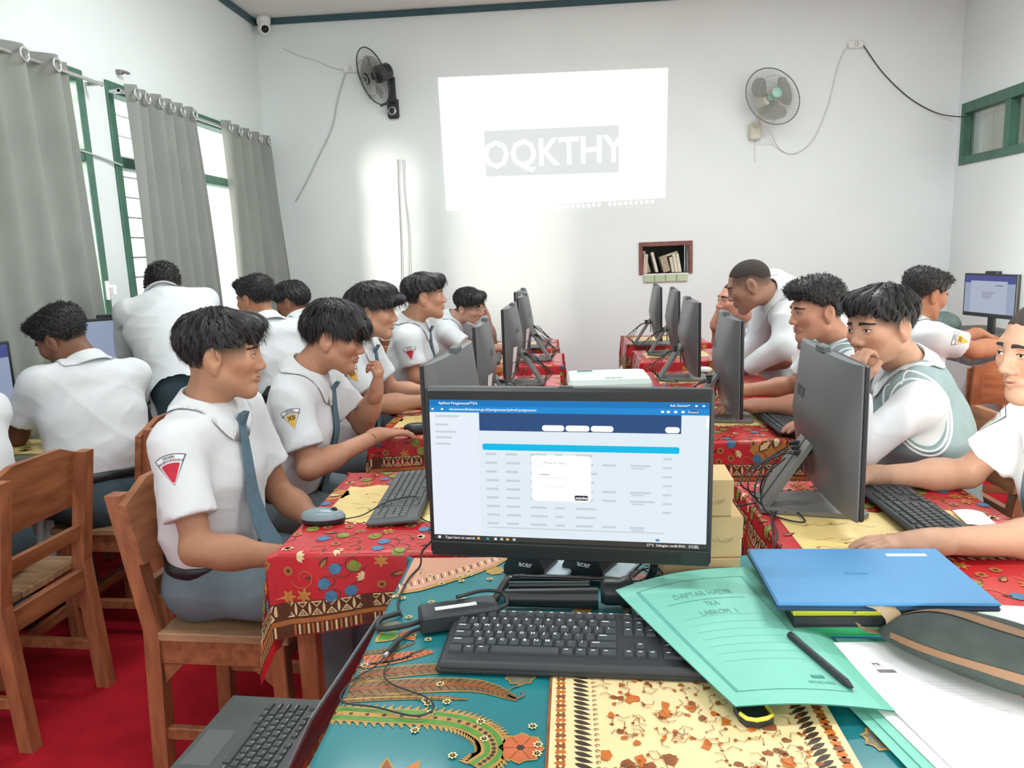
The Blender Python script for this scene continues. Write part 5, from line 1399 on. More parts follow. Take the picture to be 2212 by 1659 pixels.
def ellip(c, rad, M=None):
    c = vec(c); rad = vec(rad); R = rad.max()
    def fn(X, Y, Z):
        x, y, z = X-f32(c[0]), Y-f32(c[1]), Z-f32(c[2])
        if M is not None: x, y, z = [x*f32(M[0, i])+y*f32(M[1, i])+z*f32(M[2, i]) for i in range(3)]
        k0 = np.sqrt((x/f32(rad[0]))**2+(y/f32(rad[1]))**2+(z/f32(rad[2]))**2)
        k1 = np.sqrt((x/f32(rad[0]**2))**2+(y/f32(rad[1]**2))**2+(z/f32(rad[2]**2))**2)
        return k0*(k0-1)/np.maximum(k1, f32(1e-6))
    return fn, c-R, c+R
def np_mesh(name, parts, mats, origin, cols=None, matidx=None):
    V = np.concatenate([p[0] for p in parts]) if parts else np.zeros((0, 3)); F = []; n = 0
    for p in parts: F.append(p[1]+n); n += len(p[0])
    F = np.concatenate(F); me = bpy.data.meshes.new(name)
    me.vertices.add(len(V)); me.vertices.foreach_set('co', (V-vec(origin)).astype(f32).ravel())
    me.loops.add(F.size); me.loops.foreach_set('vertex_index', F.astype(np.int32).ravel())
    me.polygons.add(len(F)); me.polygons.foreach_set('loop_start', np.arange(0, F.size, 4, dtype=np.int32))
    me.polygons.foreach_set('use_smooth', np.ones(len(F), bool))
    for m in mats: me.materials.append(m)
    me.update(calc_edges=True)
    if cols is not None:
        at = me.color_attributes.new('Col', 'FLOAT_COLOR', 'POINT'); at.data.foreach_set('color', np.concatenate([cols, np.ones((len(cols), 1))], 1).astype(f32).ravel())
    return me
def rotm(az, pitch, roll):
    """columns: subject's right(x), forward(y), up(z); az in degrees from +X"""
    a, p, r = map(math.radians, (az, pitch, roll))
    f = np.array([math.cos(a)*math.cos(p), math.sin(a)*math.cos(p), math.sin(p)]); rt_ = np.array([math.sin(a), -math.cos(a), 0.]); u = np.cross(rt_, f)
    r2_ = math.cos(r)*rt_+math.sin(r)*u; u2_ = -math.sin(r)*rt_+math.cos(r)*u
    return np.stack([r2_, f, u2_], 1)
def smooth01(x, a, b): t = np.clip((x-a)/(b-a), 0, 1); return t*t*(3-2*t)

HAIR = {  # lower hair boundary (forward y, height z), cap radii, extra tufts, strands
 'undercut': dict(zc=[(-.13, -.085), (-.062, -.08), (-.040, .012), (-.02, .022), (.04, .033), (.085, .036), (.13, .05)], cap=(.083, .105, .088), c=(0, -.010, .040), tuft=[((0, .070, .082), (.062, .045, .034)), ((0, -.085, .05), (.06, .035, .05))], n=1600, ln=.030, lift=.010, fade=.055),
 'fringe': dict(zc=[(-.13, -.055), (-.075, -.055), (-.045, .012), (.03, .018), (.075, .012), (.13, .020)], cap=(.087, .108, .088), c=(0, -.008, .040), tuft=[((0, .080, .055), (.066, .042, .040)), ((.0, .0, .095), (.07, .09, .035)), ((0, -.085, .03), (.062, .035, .05))], n=1700, ln=.042, lift=.012, fade=.03),
 'visor': dict(zc=[(-.13, -.05), (-.07, -.05), (-.045, .02), (.04, .022), (.08, .026), (.16, .036)], cap=(.087, .108, .086), c=(0, -.006, .042), tuft=[((0, .095, .058), (.06, .052, .026)), ((0, .02, .10), (.07, .085, .032)), ((0, -.08, .04), (.064, .04, .05))], n=1700, ln=.045, lift=.014, fade=.03),
 'short': dict(zc=[(-.13, -.06), (-.07, -.055), (-.045, .0), (.0, .012), (.045, .030), (.075, .052), (.13, .060)], cap=(.084, .105, .088), c=(0, -.010, .040), tuft=[((0, .062, .086), (.064, .05, .034)), ((0, -.07, .05), (.07, .05, .055))], n=2000, ln=.026, lift=.014, fade=.04),
 'curly': dict(zc=[(-.13, -.065), (-.07, -.06), (-.04, .005), (.02, .022), (.06, .050), (.13, .064)], cap=(.084, .104, .086), c=(0, -.012, .040), tuft=[((0, .055, .092), (.062, .05, .028)), ((0, -.06, .06), (.075, .06, .06))], n=2200, ln=.018, lift=.016, fade=.03, curl=True),
 'afro': dict(zc=[(-.13, -.07), (-.07, -.065), (-.035, .0), (.015, .03), (.06, .056), (.13, .062)], cap=(.088, .108, .094), c=(0, -.010, .044), tuft=[((0, .062, .09), (.066, .055, .036))], n=2400, ln=.016, lift=.018, fade=.02, curl=True),
 'crop': dict(zc=[(-.13, .0), (-.07, .005), (-.03, .040), (.03, .050), (.075, .072), (.13, .085)], cap=(.0742, .0938, .0838), c=(0, -.0128, .0302), tuft=[], n=300, ln=.006, lift=.003, fade=.07),
}
m_skin = mat('skin', '#b98563', .55, attr='Col', vary=.05, vscale=40, sss=.06, bump=.05, bscale=300, spec=.35)
m_hair = mat('black hair', '#1b1a1a', .45, vary=.25, vscale=40, spec=.45); m_shirt = mat('white school shirt', '#d8dddf', .85, vary=.02, vscale=10, bump=.1, bscale=500)
m_trou = mat('grey blue trousers', '#64737a', .85, vary=.12, vscale=14, bump=.15, bscale=500); m_trou_d = mat('dark blue trousers', '#3d525b', .85, vary=.15, vscale=14, bump=.15, bscale=500)
m_tie = mat('blue grey tie', '#557180', .7, vary=.1, vscale=40); m_belt = mat('black belt', '#1d2023', .4); m_shoe = mat('black shoe', '#17181a', .45)
m_vest = mat('grey knit vest', '#8ea4a6', .9, vary=.06, vscale=30, bump=.35, bscale=260, stretch=(1, 1, .5)); m_brow = mat('eyebrow', '#2a211d', .8); m_eye = mat('eye dark', '#1a1210', .25); m_eyew = mat('eye white', '#d8d0c8', .3)
BADGE = [mat('badge rim', '#5c6470', .7), mat('badge white', '#eef0f2', .7), mat('badge red', '#c0273c', .7), mat('badge yellow', '#e3b23a', .7), mat('badge ink', '#2c3140', .7), mat('badge dark yellow', '#7a5a1c', .7), mat('badge pale green', '#9db3a4', .7)]
WRK = np.array([[.8, .3, -.5], [-.4, .85, .35], [.3, .5, .82]])
def wrinkle(amp, freq, seed):
    def fn(X, Y, Z):
        a = (X*f32(WRK[0, 0])+Y*f32(WRK[0, 1])+Z*f32(WRK[0, 2]))*freq+seed; b = (X*f32(WRK[1, 0])+Y*f32(WRK[1, 1])+Z*f32(WRK[1, 2]))*freq*.8+seed*2; c = (X*f32(WRK[2, 0])+Y*f32(WRK[2, 1])+Z*f32(WRK[2, 2]))*freq*1.3
        m = .5+.5*np.sin(b*.55+1.3*np.sin(c*.4)); r1 = (1-np.abs(np.sin(a*.62+.9*np.sin(b*.45)+.5*np.sin(c*.5))))**2; r2 = (1-np.abs(np.sin(c*.8+1.1*np.sin(a*.4))))**2.5
        return f32(-amp)*(1.9*m*r1+1.3*(1-m)*r2-.35)
    return fn

def hand(wr, dr, nrm, right, curl, sc, spread=1.):
    dr = unit(dr); nrm = vec(nrm); nrm = unit(nrm-dr*(nrm@dr)); t = np.cross(nrm, dr)*(1 if right else -1); P = []
    P.append((capsule(wr-dr*.02*sc, wr+dr*.035*sc, .022*sc, .019*sc, t, 1.35), .02)); P.append((capsule(wr+dr*.025*sc, wr+dr*.078*sc, .0145*sc, .0135*sc, t, 2.5), .015))
    for i, (o, L) in enumerate(((.027, .068), (.0095, .076), (-.0085, .071), (-.026, .056))):
        p = wr+dr*(.086-.004*abs(i-1))*sc+t*o*sc; d = unit(dr+t*o*3.2*spread); ang = 0; r = (.0092-.0006*(i == 3))*sc; L = L*sc
        for j, (fr, cu) in enumerate(((.45, .55), (.3, 1.), (.25, .8))):
            ang += curl*cu; dd = unit(d*math.cos(ang)-nrm*math.sin(ang)); q = p+dd*L*fr; P.append((capsule(p, q, r*(1-.07*j), r*(.93-.08*j)), .004)); p = q
    p = wr+dr*.022*sc+t*.02*sc; d = unit(dr*.72+t*.62-nrm*.35*(.4+curl)); q = p+d*.044*sc; P.append((capsule(p, q, .0125*sc, .0105*sc), .012)); d2 = unit(d+dr*.5-t*.35*curl-nrm*.3*curl); P.append((capsule(q, q+d2*.032*sc, .0102*sc, .0085*sc), .004))
    return P

def person(label, s):
    sc = s.get('s', .95); az = s['az']; nb, pel = vec(s['nb'])+np.array([0, 0, .026]), vec(s['pel']); hc = vec(s['hc']); near = s.get('q', 1)
    hv = (.0028, .0038, .005)[near]*1.; av = (.005, .0062, .008)[near]; cv = (.0068, .0085, .010)[near]; rs = np.random.RandomState(s.get('seed', 1))
    up = unit(nb-pel); ha = math.radians(az); hd = np.array([math.cos(ha), math.sin(ha), 0.]); side = unit(np.cross(hd, up)); front = np.cross(up, side)
    tw = math.radians(s.get('twist', 0)); shs = unit(side*math.cos(tw)+front*math.sin(tw)); shf = np.cross(up, shs)
    SW = .168*sc*s.get('wide', 1); sh = {}
    base = nb-up*.055*sc
    for k, sg in (('R', 1), ('L', -1)):
        d = s.get('sh'+k); sh[k] = vec(d) if d is not None else base+shs*SW*sg+shf*.01
    skin = np.array(lin(s.get('skin', '#b9805c')))*1.12; org = np.array([pel[0], pel[1], 0.])
    root = empty('person', org); tag(root, label, 'person')
    H = rotm(*s['hr']); hs = s.get('hs', .97)
    L2W = lambda p: hc+H@(vec(p)*hs)
    seated = not s.get('stand'); slv = s.get('sleeve', 'short')
    # limbs
    arm = {}
    for k, sg in (('R', 1), ('L', -1)):
        e = s.get('e'+k); w = s.get('w'+k)
        if e is None: e = sh[k]+front*.1-up*.24*sc+side*.04*sg; w = vec(e)+front*.22+up*.02
        arm[k] = (vec(e), vec(w))
    hips = {k: pel+side*.085*sc*sg for k, sg in (('R', 1), ('L', -1))}
    knees = s.get('knees'); kn = {}
    for i, k in enumerate('RL'):
        if seated:
            kd = s.get('kaz', az); kv = np.array([math.cos(math.radians(kd)), math.sin(math.radians(kd)), 0.]); kp = hips[k]+kv*.40*sc+side*(.03 if k == 'R' else -.03); kp[2] = pel[2]-.015
            an = kp-kv*.02; an = np.array([an[0], an[1], .10]); kn[k] = (kp, an, kv)
        else:
            ft = vec(s['feet'][i]); kp = (hips[k]+ft)/2+hd*.04; kn[k] = (kp, np.array([ft[0], ft[1], .10]), hd)
    # ---------------- skin body
    parts = []; cols = []
    def local(V): return ((V-hc)@H)/hs
    # head
    lo = np.minimum(hc-.165, nb-.045); hi = np.maximum(hc+.165, nb+.07)
    F = Field(lo, hi, hv); E = lambda c, r: ellip(L2W(c), np.array(r)*hs, H); Cp = lambda a, b, ra, rb, sd=None, sf=1.: capsule(L2W(a), L2W(b), ra*hs, rb*hs, None if sd is None else H@vec(sd), sf)
    F.add(E((0, -.013, .030), (.0725, .092, .082))); F.add(E((0, .030, -.022), (.0595, .058, .083)), .03)
    for x in (-1, 1):
        F.add(Cp((x*.050, .004, -.058), (x*.014, .060, -.093), .021, .017), .03); F.add(E((x*.040, .055, -.018), (.024, .025, .022)), .022)
    F.add(E((0, .067, -.097), (.020, .016, .016)), .022); F.add(Cp((-.03, .076, .024), (.03, .076, .024), .012, .012), .02)
    F.add(Cp((0, -.022, -.045), tuple((H.T@((nb-hc)))/hs), .054, .061*sc/.95), .03)
    for x in (-1, 1): F.add(E((x*.032, .094, .004), (.0165, .014, .0105)), .014, True)
    F.add(Cp((0, .084, .014), (0, .0995, -.026), .0075, .0105), .014); F.add(E((0, .100, -.029), (.0125, .0105, .010)), .007)
    for x in (-1, 1): F.add(E((x*.0145, .092, -.033), (.0085, .011, .0085)), .007)
    for x in (-1, 1): F.add(E((x*.031, .072, .003), (.0155, .0140, .0130)), .004)
    for x in (-1, 1):
        F.add(Cp((x*.022, .077, -.0595), (0, .0885, -.0555), .0040, .0062), .009); F.add(Cp((x*.021, .076, -.0615), (0, .0865, -.0655), .0040, .0068), .009)
    F.add(E((0, .0915, -.0605), (.024, .0085, .0015)), .0025, True)
    for x in (-1, 1):
        F.add(E((x*.077, -.014, -.006), (.0095, .022, .034)), .008); F.add(E((x*.074, -.010, -.034), (.007, .010, .011)), .008)
        F.add(E((x*.0885, -.008, .000), (.0095, .0115, .0215)), .004, True); F.add(E((x*.083, -.002, -.006), (.006, .006, .008)), .003, True)
    V, Q = F.mesh(); hbv = BVHTree.FromPolygons([tuple(x) for x in V], [tuple(int(i) for i in x) for x in Q]); l = local(V); hr_ = HAIR[s.get('hair', 'fringe')]
    c = np.tile(skin, (len(V), 1)); zc = np.interp(l[:, 1], [a for a, b in hr_['zc']], [b for a, b in hr_['zc']])
    lips = np.exp(-((l[:, 0]/.021)**4+((l[:, 2]+.0605)/.0105)**4))*(l[:, 1] > .07); c = c*(1-.38*lips[:, None])+np.array(lin('#8f5148'))*.38*lips[:, None]
    red = np.exp(-(((np.abs(l[:, 0])-.042)/.022)**2+((l[:, 2]+.025)/.025)**2))*(l[:, 1] > .02); c = c*(1+red[:, None]*np.array([.06, -.06, -.08]))
    fd = smooth01(l[:, 2], zc-hr_['fade'], zc+.004)*(l[:, 1] < .066)*(.25+.75*(l[:, 2] > -.03)); fd = fd*smooth01(np.abs(l[:, 0])+np.maximum(0, -l[:, 1]-.02), .035, .055)
    ear = (np.abs(l[:, 0]) > .0735) & (l[:, 1] > -.04) & (l[:, 1] < .012) & (l[:, 2] < .03); fd = np.where(ear, 0, fd)
    top = (l[:, 2] > zc+.004) & (~ear); fd = np.where(top & (l[:, 2] > .02), 1, fd)
    c = c*(1-.8*fd[:, None])+np.array(lin('#2b2620'))*.8*fd[:, None]; parts.append((V, Q)); cols.append(c)
    # torso core
    core = Field(np.minimum(pel, nb)-.22, np.maximum(pel, nb)+.22, .014)
    core.add(capsule(pel+up*.02, nb-up*.13, .07, .075, side, 1.5)); core.add(capsule(nb-up*.13, nb-up*.02, .07, .045, shs, 1.6), .04)
    for k in 'RL': core.add(capsule(nb-up*.06, sh[k], .035, .035), .03)
    V, Q = core.mesh(); parts.append((V, Q)); cols.append(np.tile(skin, (len(V), 1)))
    for k in 'RL':
        e, w = arm[k]; hp = s.get('h'+k, {}); dr = hp.get('d'); fdir = unit(w-e); dr = unit(dr) if dr is not None else fdir; curl = hp.get('curl', .35); nr = hp.get('n', (0, 0, 1))
        P = [(capsule(sh[k], e, .044*sc, .036*sc), 0), (capsule(e-fdir*.01, e+fdir*.08, .036*sc, .039*sc), .02), (capsule(e+fdir*.06, w, .0385*sc, .0255*sc, np.cross(fdir, nr), 1.08), .03)]
        hps = hand(w, dr, nr, k == 'R', curl, sc*.98, hp.get('spread', 1)) if not hp.get('none') else []
        pts = np.array([sh[k], e, w]); G = Field(pts.min(0)-.06, pts.max(0)+.06, av)
        for q, kk in P: G.add(q, kk)
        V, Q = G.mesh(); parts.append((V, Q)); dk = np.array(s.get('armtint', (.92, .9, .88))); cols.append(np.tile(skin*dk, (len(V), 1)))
        if hps:
            lo = np.min([p_[0][1] for p_ in hps], 0); hi = np.max([p_[0][2] for p_ in hps], 0); G = Field(lo, hi, min(av*.8, .0042) if near < 2 else .0052)
            G.add(capsule(w-fdir*.04, w, .0285*sc, .0265*sc, np.cross(fdir, nr), 1.08))
            for q, kk in hps: G.add(q, kk)
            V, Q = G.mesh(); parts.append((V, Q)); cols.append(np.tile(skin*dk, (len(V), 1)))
    me = np_mesh('body', parts, [m_skin], org, np.concatenate(cols)); body = mesh_obj('body', me, root)
    # ---------------- shirt
    bc = pel+up*.075; bl = max(.3, np.linalg.norm(nb-pel)); wd = s.get('wide', 1)
    al = list(sh.values())+[arm[k][0]*(.45 if slv == 'short' else 0)+sh[k]*(.55 if slv == 'short' else 0)+(arm[k][1] if slv == 'long' else 0) for k in 'RL']+([arm[k][0] for k in 'RL'] if slv == 'long' else [])
    al = np.array(al+[pel, nb]); F = Field(al.min(0)-.15, al.max(0)+.15, cv)
    fat = s.get('fat', 1.)
    prof = [(.05, .106*fat, 1.36), (.35, .112*fat, 1.34), (.62, .112*fat, 1.44), (.84, .096, 1.66)]
    pp = [(pel+(nb-pel)*t+front*fo, r*sc/.95, f_*wd) for (t, r, f_), fo in zip(prof, (.0, .004, .006, -.004))]
    for (a, ra, fa), (b, rb, fb) in zip(pp, pp[1:]): F.add(capsule(a, b, ra, rb, side*(.5)+shs*.5, (fa+fb)/2), .05)
    F.add(capsule(nb-up*.10*sc, nb-up*.055, .07*sc, .05*sc, shs, 1.2), .04)
    for k in 'RL':
        F.add(capsule(nb-up*.055*sc, sh[k]-up*.008, .052*sc, .052*sc), .075); e, w = arm[k]
        if slv == 'short':
            d = unit(e-sh[k]); L = np.linalg.norm(e-sh[k]); hm = sh[k]+d*min(.70*L, .20*sc); F.add(capsule(sh[k], hm+d*.06, .056*sc, .070*sc, None, 1, d, hm), .04)
        else:
            F.add(capsule(sh[k], e, .060*sc, .056*sc), .03); d = unit(w-e); hm = w-d*.012; F.add(capsule(e, w, .056*sc, .042*sc, None, 1, d, hm), .02)
    if s.get('untuck'): F.add(capsule(pel-up*s['untuck']*.85, pel+up*.06, .165*fat*sc, .122*fat*sc, side, 1.30), .04)
    # fold creases where the shirt gathers
    F.disp(wrinkle(.0028, 22, s.get('seed', 1)*1.7)); F.disp(wrinkle(.0016, 52, s.get('seed', 1)*.9+2))
    F.cut(bc-up*(.005+s.get('untuck', 0)), -up)
    V, Q = F.mesh(); sm = np_mesh('shirt', [(V, Q)], [m_shirt], org); mesh_obj('shirt', sm, root)
    vb = None
    def push(p_, d_):
        h = bv.find_nearest(p_)
        p_ = p_ if h[0] is None or (p_-h[0]).dot(h[1]) > d_ else h[0]+h[1]*d_
        if vb:
            h = vb.find_nearest(p_, .06)
            if h[0] is not None and (p_-h[0]).dot(h[1]) < d_: p_ = h[0]+h[1]*d_
        return p_
    bv = None
    if True or s.get('badge') or s.get('tie', True) or s.get('vest'): bv = BVHTree.FromPolygons([tuple(x) for x in V], [tuple(int(i) for i in x) for x in Q])
    # ---------------- trousers, belt, shoes
    pts = np.array([pel]+[kn[k][i] for k in 'RL' for i in (0, 1)]); F = Field(pts.min(0)-.16, pts.max(0)+.16, cv*1.25)
    F.add(ellip(pel, np.array([.168, .125, .125])*sc, np.stack([side, front, up], 1))); F.add(capsule(pel, bc, .108*sc*fat, .104*sc*fat, side, 1.38*wd), .03)
    for k in 'RL':
        kp, an, kv = kn[k]; F.add(capsule(hips[k], kp, .086*sc, .066*sc), .04); F.add(capsule(kp, an, .065*sc, .060*sc, None, 1, (0, 0, -1), (0, 0, .085)), .03)
    F.disp(wrinkle(.0028, 24, s.get('seed', 1)*2.3)); F.cut(bc+up*.012, up)
    V2, Q2 = F.mesh(); mesh_obj('trousers', np_mesh('trousers', [(V2, Q2)], [s.get('trou', m_trou)], org), root)
    mb = MB(); n = 36; R1, R2 = .108*sc/.95*1.38*fat*wd+.004, .108*sc/.95*fat+.004; Vb = []
    for i in range(n):
        t = 2*math.pi*i/n; d = side*math.cos(t)*R1+front*math.sin(t)*R2; dn = unit(d)
        for o, h in ((0, -.018), (.004, -.016), (.004, .014), (0, .016)): Vb.append(bc+d+dn*o+up*h-org)
    if not s.get('untuck'): mb.add([Vector(v) for v in Vb], [(i*4+j, ((i+1) % n)*4+j, ((i+1) % n)*4+j+1, i*4+j+1) for i in range(n) for j in range(3)], 0, True)
    if not s.get('untuck'): mb.build('belt', m_belt, root)
    for k in 'RL':
        kp, an, kv = kn[k]; mb = MB(); a = Vector(an-org); fv = Vector(kv); sv = Vector((-fv.y, fv.x, 0)); sd = []
        mb.grid(lambda u, v: a+fv*(-.07+.25*u)+sv*(.043*math.cos(2*math.pi*v)*(1-abs(2*u-1)**4)**.5*(1.0 if u > .3 else .85))+Vector((0, 0, -.10+max(0, .028+.035*(1-u)*1.2+(.028+.035*(1-u))*math.sin(2*math.pi*v))*(1-abs(2*u-1)**6)**.4)), 12, 14); mb.build('shoe', m_shoe, root)
    # ---------------- vest over the shirt
    if s.get('vest'):
        F = Field(np.minimum(pel, nb)-.24, np.maximum(pel, nb)+.24, cv)
        for (a, ra, fa), (b, rb, fb) in zip(pp, pp[1:]): F.add(capsule(a, b, ra+.017, rb+.015, side, (fa+fb)/2*.985), .05)
        for k in 'RL': F.add(capsule(nb-up*.075, nb*.38+sh[k]*.62-up*.014, .062*sc, .068*sc), .06)
        F.disp(wrinkle(.0016, 24, 5.)); F.cut(pel+up*.03, -up)
        for k, sg in (('R', 1), ('L', -1)): F.add(ellip(sh[k]+shs*sg*.045*sc-up*.03*sc+shf*.01, np.array([.075, .068, .095])*sc, np.stack([shs, shf, up], 1)), .004, True)
        F.add(capsule(nb+shf*.09+up*.05, nb-up*.17*sc+shf*.15, .055*sc, .012), .01, True); F.add(capsule(nb, nb+up*.1, .062*sc, .062*sc), .01, True)
        V5, Q5 = F.mesh(); vo = mesh_obj('vest', np_mesh('vest', [(V5, Q5)], [m_vest], org), root)
        vb = BVHTree.FromPolygons([tuple(x) for x in V5], [tuple(int(i) for i in x) for x in Q5])
        for k, sg in (('R', 1), ('L', -1)):
            for ex in (1.06, 1.20):
                ring = []
                c0 = sh[k]+shs*sg*.045*sc-up*.03*sc+shf*.01
                for i in range(44):
                    t = 2*math.pi*i/44; p_ = c0+(shf*math.cos(t)*.068*ex+up*math.sin(t)*.095*ex)*sc
                    h = vb.ray_cast(Vector(p_+shs*sg*.2), Vector(-shs*sg), .34)
                    if h[0] is None: h = vb.find_nearest(Vector(p_-shs*sg*.05))
                    ring.append(h[0]+h[1]*.001)
                for _ in range(2): ring = [(ring[i-1]+ring[i]*2+ring[(i+1) % 44])/4 for i in range(44)]
                ring = [q_-Vector(org) for q_ in ring]
                MB().tube(ring, .0036, n=6, closed=True).build('armhole_stripe', mat('white knit stripe', '#e9efee', .9), vo)
        for sg in (-1, 1):
            ln_ = []
            for i in range(12):
                t = i/11; p_ = (nb+shs*sg*.075*sc+up*.01)*(1-t)+(nb-up*.19*sc+shf*.14+shs*sg*.012)*t+shf*.05*math.sin(math.pi*t); h = vb.find_nearest(Vector(p_)); ln_.append(h[0]+h[1]*.001-Vector(org))
            MB().tube(ln_, .003, n=6).build('neck_stripe', mat('white knit stripe'), vo)
    # ---------------- collar
    nu = unit(L2W((0, -.02, -.05))-nb); nu = unit(nu*.6+up*.4); cf = unit(shf-nu*(shf@nu)); cs = np.cross(cf, nu); cb = nb-nu*.005
    mb = MB(); n = 40; rows = [(.0600, -.020, 0), (.0610, .034, 0), (.0640, .038, 0), (.0680, .034, 0), (.080, .006, .02), (.091, -.018, .055), (.089, -.022, .055), (.076, .000, .02), (.066, .024, 0), (.064, -.020, 0)]; V3 = []
    for i in range(n+1):
        t = math.radians(8+344*i/n); fr = max(0, math.cos(t))**3
        for r, h, drop in rows: V3.append(Vector(cb+(cf*math.cos(t)*(1.02+.10*fr*(drop > 0))+cs*math.sin(t)*1.0)*r*sc/.95+nu*(h*sc-drop*fr*.75-.016*fr*(1 if drop == 0 else .7))-org))
    if bv:
        for i_, v_ in enumerate(V3):
            if rows[i_ % len(rows)][2] > 0: V3[i_] = push(v_+Vector(org), .005)-Vector(org)
    k_ = len(rows); mb.add(V3, [(i*k_+j, i*k_+(j+1) % k_, (i+1)*k_+(j+1) % k_, (i+1)*k_+j) for i in range(n) for j in range(k_)], 0, True); mb.build('collar', m_shirt, root)
    # ---------------- tie
    if s.get('tie', True):
        mb = MB(); k0 = np.array(push(Vector(cb+cf*.070*sc-nu*.022), .010)); pt = [k0]
        for t in (.80, .62, .45, .28, .12):
            p_ = pel+(nb-pel)*t+shf*.25; h = bv.ray_cast(Vector(p_), Vector(-shf)); g = np.array(h[0])+shf*.008 if h[0] is not None else pel+(nb-pel)*t+shf*.125
            pt.append(g)
        if s.get('tiepts'): pt = [k0]+[vec(x) for x in s['tiepts']]
        pt = [pt[0]]+[np.array(push(Vector(p_), .006)) for p_ in pt[1:]]
        wid = [.014, .022, .028, .035, .040, .040]; V4 = []
        P2 = [np.array(v) for v in bez([tuple(p_) for p_ in pt], 5)]; m = len(P2)
        for i, p_ in enumerate(P2):
            w_ = np.interp(i/(m-1), np.linspace(0, 1, 6), wid)*sc; w_ = w_*(1 if i < m-2 else (.55 if i == m-2 else .02))
            for sg, o in ((-1, 0), (1, 0), (1, -.003), (-1, -.003)): V4.append(Vector(p_+shs*w_*sg+shf*(o+.002)-org))
        mb.add(V4, [(i*4+j, i*4+(j+1) % 4, (i+1)*4+(j+1) % 4, (i+1)*4+j) for i in range(m-1) for j in range(4)]); to = mb.build('tie', m_tie, root)
        kn_ = MB(); a, b = Vector(k0-org+nu*.016), Vector(k0-org-nu*.022); X_ = Vector(shs); Y_ = Vector(shf)
        kn_.add([a-X_*.017-Y_*.004, a+X_*.017-Y_*.004, a+X_*.015+Y_*.012, a-X_*.015+Y_*.012, b-X_*.011-Y_*.004, b+X_*.011-Y_*.004, b+X_*.010+Y_*.010, b-X_*.010+Y_*.010], [(0, 1, 2, 3), (7, 6, 5, 4), (0, 4, 5, 1), (1, 5, 6, 2), (2, 6, 7, 3), (3, 7, 4, 0)]); kn_.build('knot', m_tie, to)
    # ---------------- sleeve badge
    bd = s.get('badge')
    if bd:
        k = s.get('badge_arm', 'R'); sg = 1 if k == 'R' else -1; e = arm[k][0]; d = unit(e-sh[k]); ctr = sh[k]+d*s.get('badge_t', .075); outv = unit(vec(s['badge_dir']))
        ydir = unit(-d); xdir = unit(np.cross(ydir, outv)); mb = MB(); rad = .045*s.get('badge_s', 1.)
        def bp(u, v, lay):
            p_ = ctr+outv*.12+xdir*u+ydir*v; h = bv.ray_cast(Vector(p_), Vector(-outv))
            g = h[0] if h[0] is not None else Vector(ctr+outv*.07+xdir*u+ydir*v)
            return g+Vector(outv)*(.0012+.0004*lay)-Vector(org)
        def wedge(r0, r1, a0, mi, lay, n=8, m_=5):
            vs = []
            for i in range(n+1):
                a = math.radians(90-a0+2*a0*i/n)
                for j in range(m_+1):
                    r = r0+(r1-r0)*j/m_; vs.append(bp(r*math.cos(a), r*math.sin(a)-rad, lay))
            mb.add(vs, [(i*(m_+1)+j, (i+1)*(m_+1)+j, (i+1)*(m_+1)+j+1, i*(m_+1)+j+1) for i in range(n) for j in range(m_)], mi)
        col = {'red': 2, 'yellow': 3, 'green': 6}[bd]
        wedge(0, rad*2, 30, 0, 0); wedge(rad*.12, rad*1.93, 27.5, 1, 1); wedge(rad*.18, rad*1.42, 24, col, 2)
        if near < 2:
            for body_, rr, sz in (('NEGERI', 1.80, .0085), ('PROBOLINGGO', 1.58, .0085)):
                vs, fs = text_geo(body_, sz, 'CENTER', True); mb.add([bp((rad*rr+v)*math.cos(math.pi/2-u/(rad*rr)*1.0), (rad*rr+v)*math.sin(math.pi/2-u/(rad*rr))-rad, 4) for u, v in vs], fs, 4)
            vs, fs = text_geo('XII', .02, 'CENTER', True); mb.add([bp(u, v+rad*.08, 4) for u, v in vs], fs, 4 if col == 3 else 2)
        mb.build('sleeve_badge', BADGE, root)
    # ---------------- hair
    F = Field(hc-.19, hc+.19, hv*1.15); cc_, cr = hr_['c'], hr_['cap']
    F.add(E(cc_, cr)); 
    for t in hr_['tuft']: F.add(E(*t), .02)
    X = F.ax[0][:, None, None]-f32(hc[0]); Y = F.ax[1][None, :, None]-f32(hc[1]); Z = F.ax[2][None, None, :]-f32(hc[2])
    lx, ly, lz = [(X*f32(H[0, i])+Y*f32(H[1, i])+Z*f32(H[2, i]))/f32(hs) for i in range(3)]
    zc = np.interp(ly, [a for a, b in hr_['zc']], [b for a, b in hr_['zc']]).astype(f32); sdn = s.get('seed', 1)
    ang = np.arctan2(lx, ly+f32(.03)); ny = .0035*np.sin(ang*17+sdn+2*np.sin(lz*60))+.0022*np.sin(ang*41+lz*90+sdn) if not hr_.get('curl') else .0035*np.sin(lx*260+sdn)*np.sin(ly*240)*np.sin(lz*250)+.002*np.sin(lx*420+ly*300)
    ca = 1. if s.get('hair') != 'crop' else .18; cutd = (zc+ca*(.006*np.sin(ang*23+sdn)+.003*np.sin(ang*57))-lz)*f32(.75)
    cheek = (.0735-np.abs(lx))  # keep the ears free
    earb = np.sqrt(((np.abs(lx)-.08)/.022)**2+((ly+.008)/.034)**2+((lz+.006)/.038)**2); earb = (1-earb)*.02
    if s.get('hair') != 'crop': F.a = np.maximum(np.maximum(F.a+ny.astype(f32), cutd), earb.astype(f32)).astype(f32)
    else: F.a = np.maximum(F.a+ny.astype(f32)*.1, cutd).astype(f32)
    V, Q = F.mesh(); ho = mesh_obj('hair', np_mesh('hair', [(V, Q)], [m_hair if s.get('hair') != 'crop' else mat('cropped hair', '#37312c', .9, vary=.3, vscale=120, bump=.4, bscale=500)], org), root)
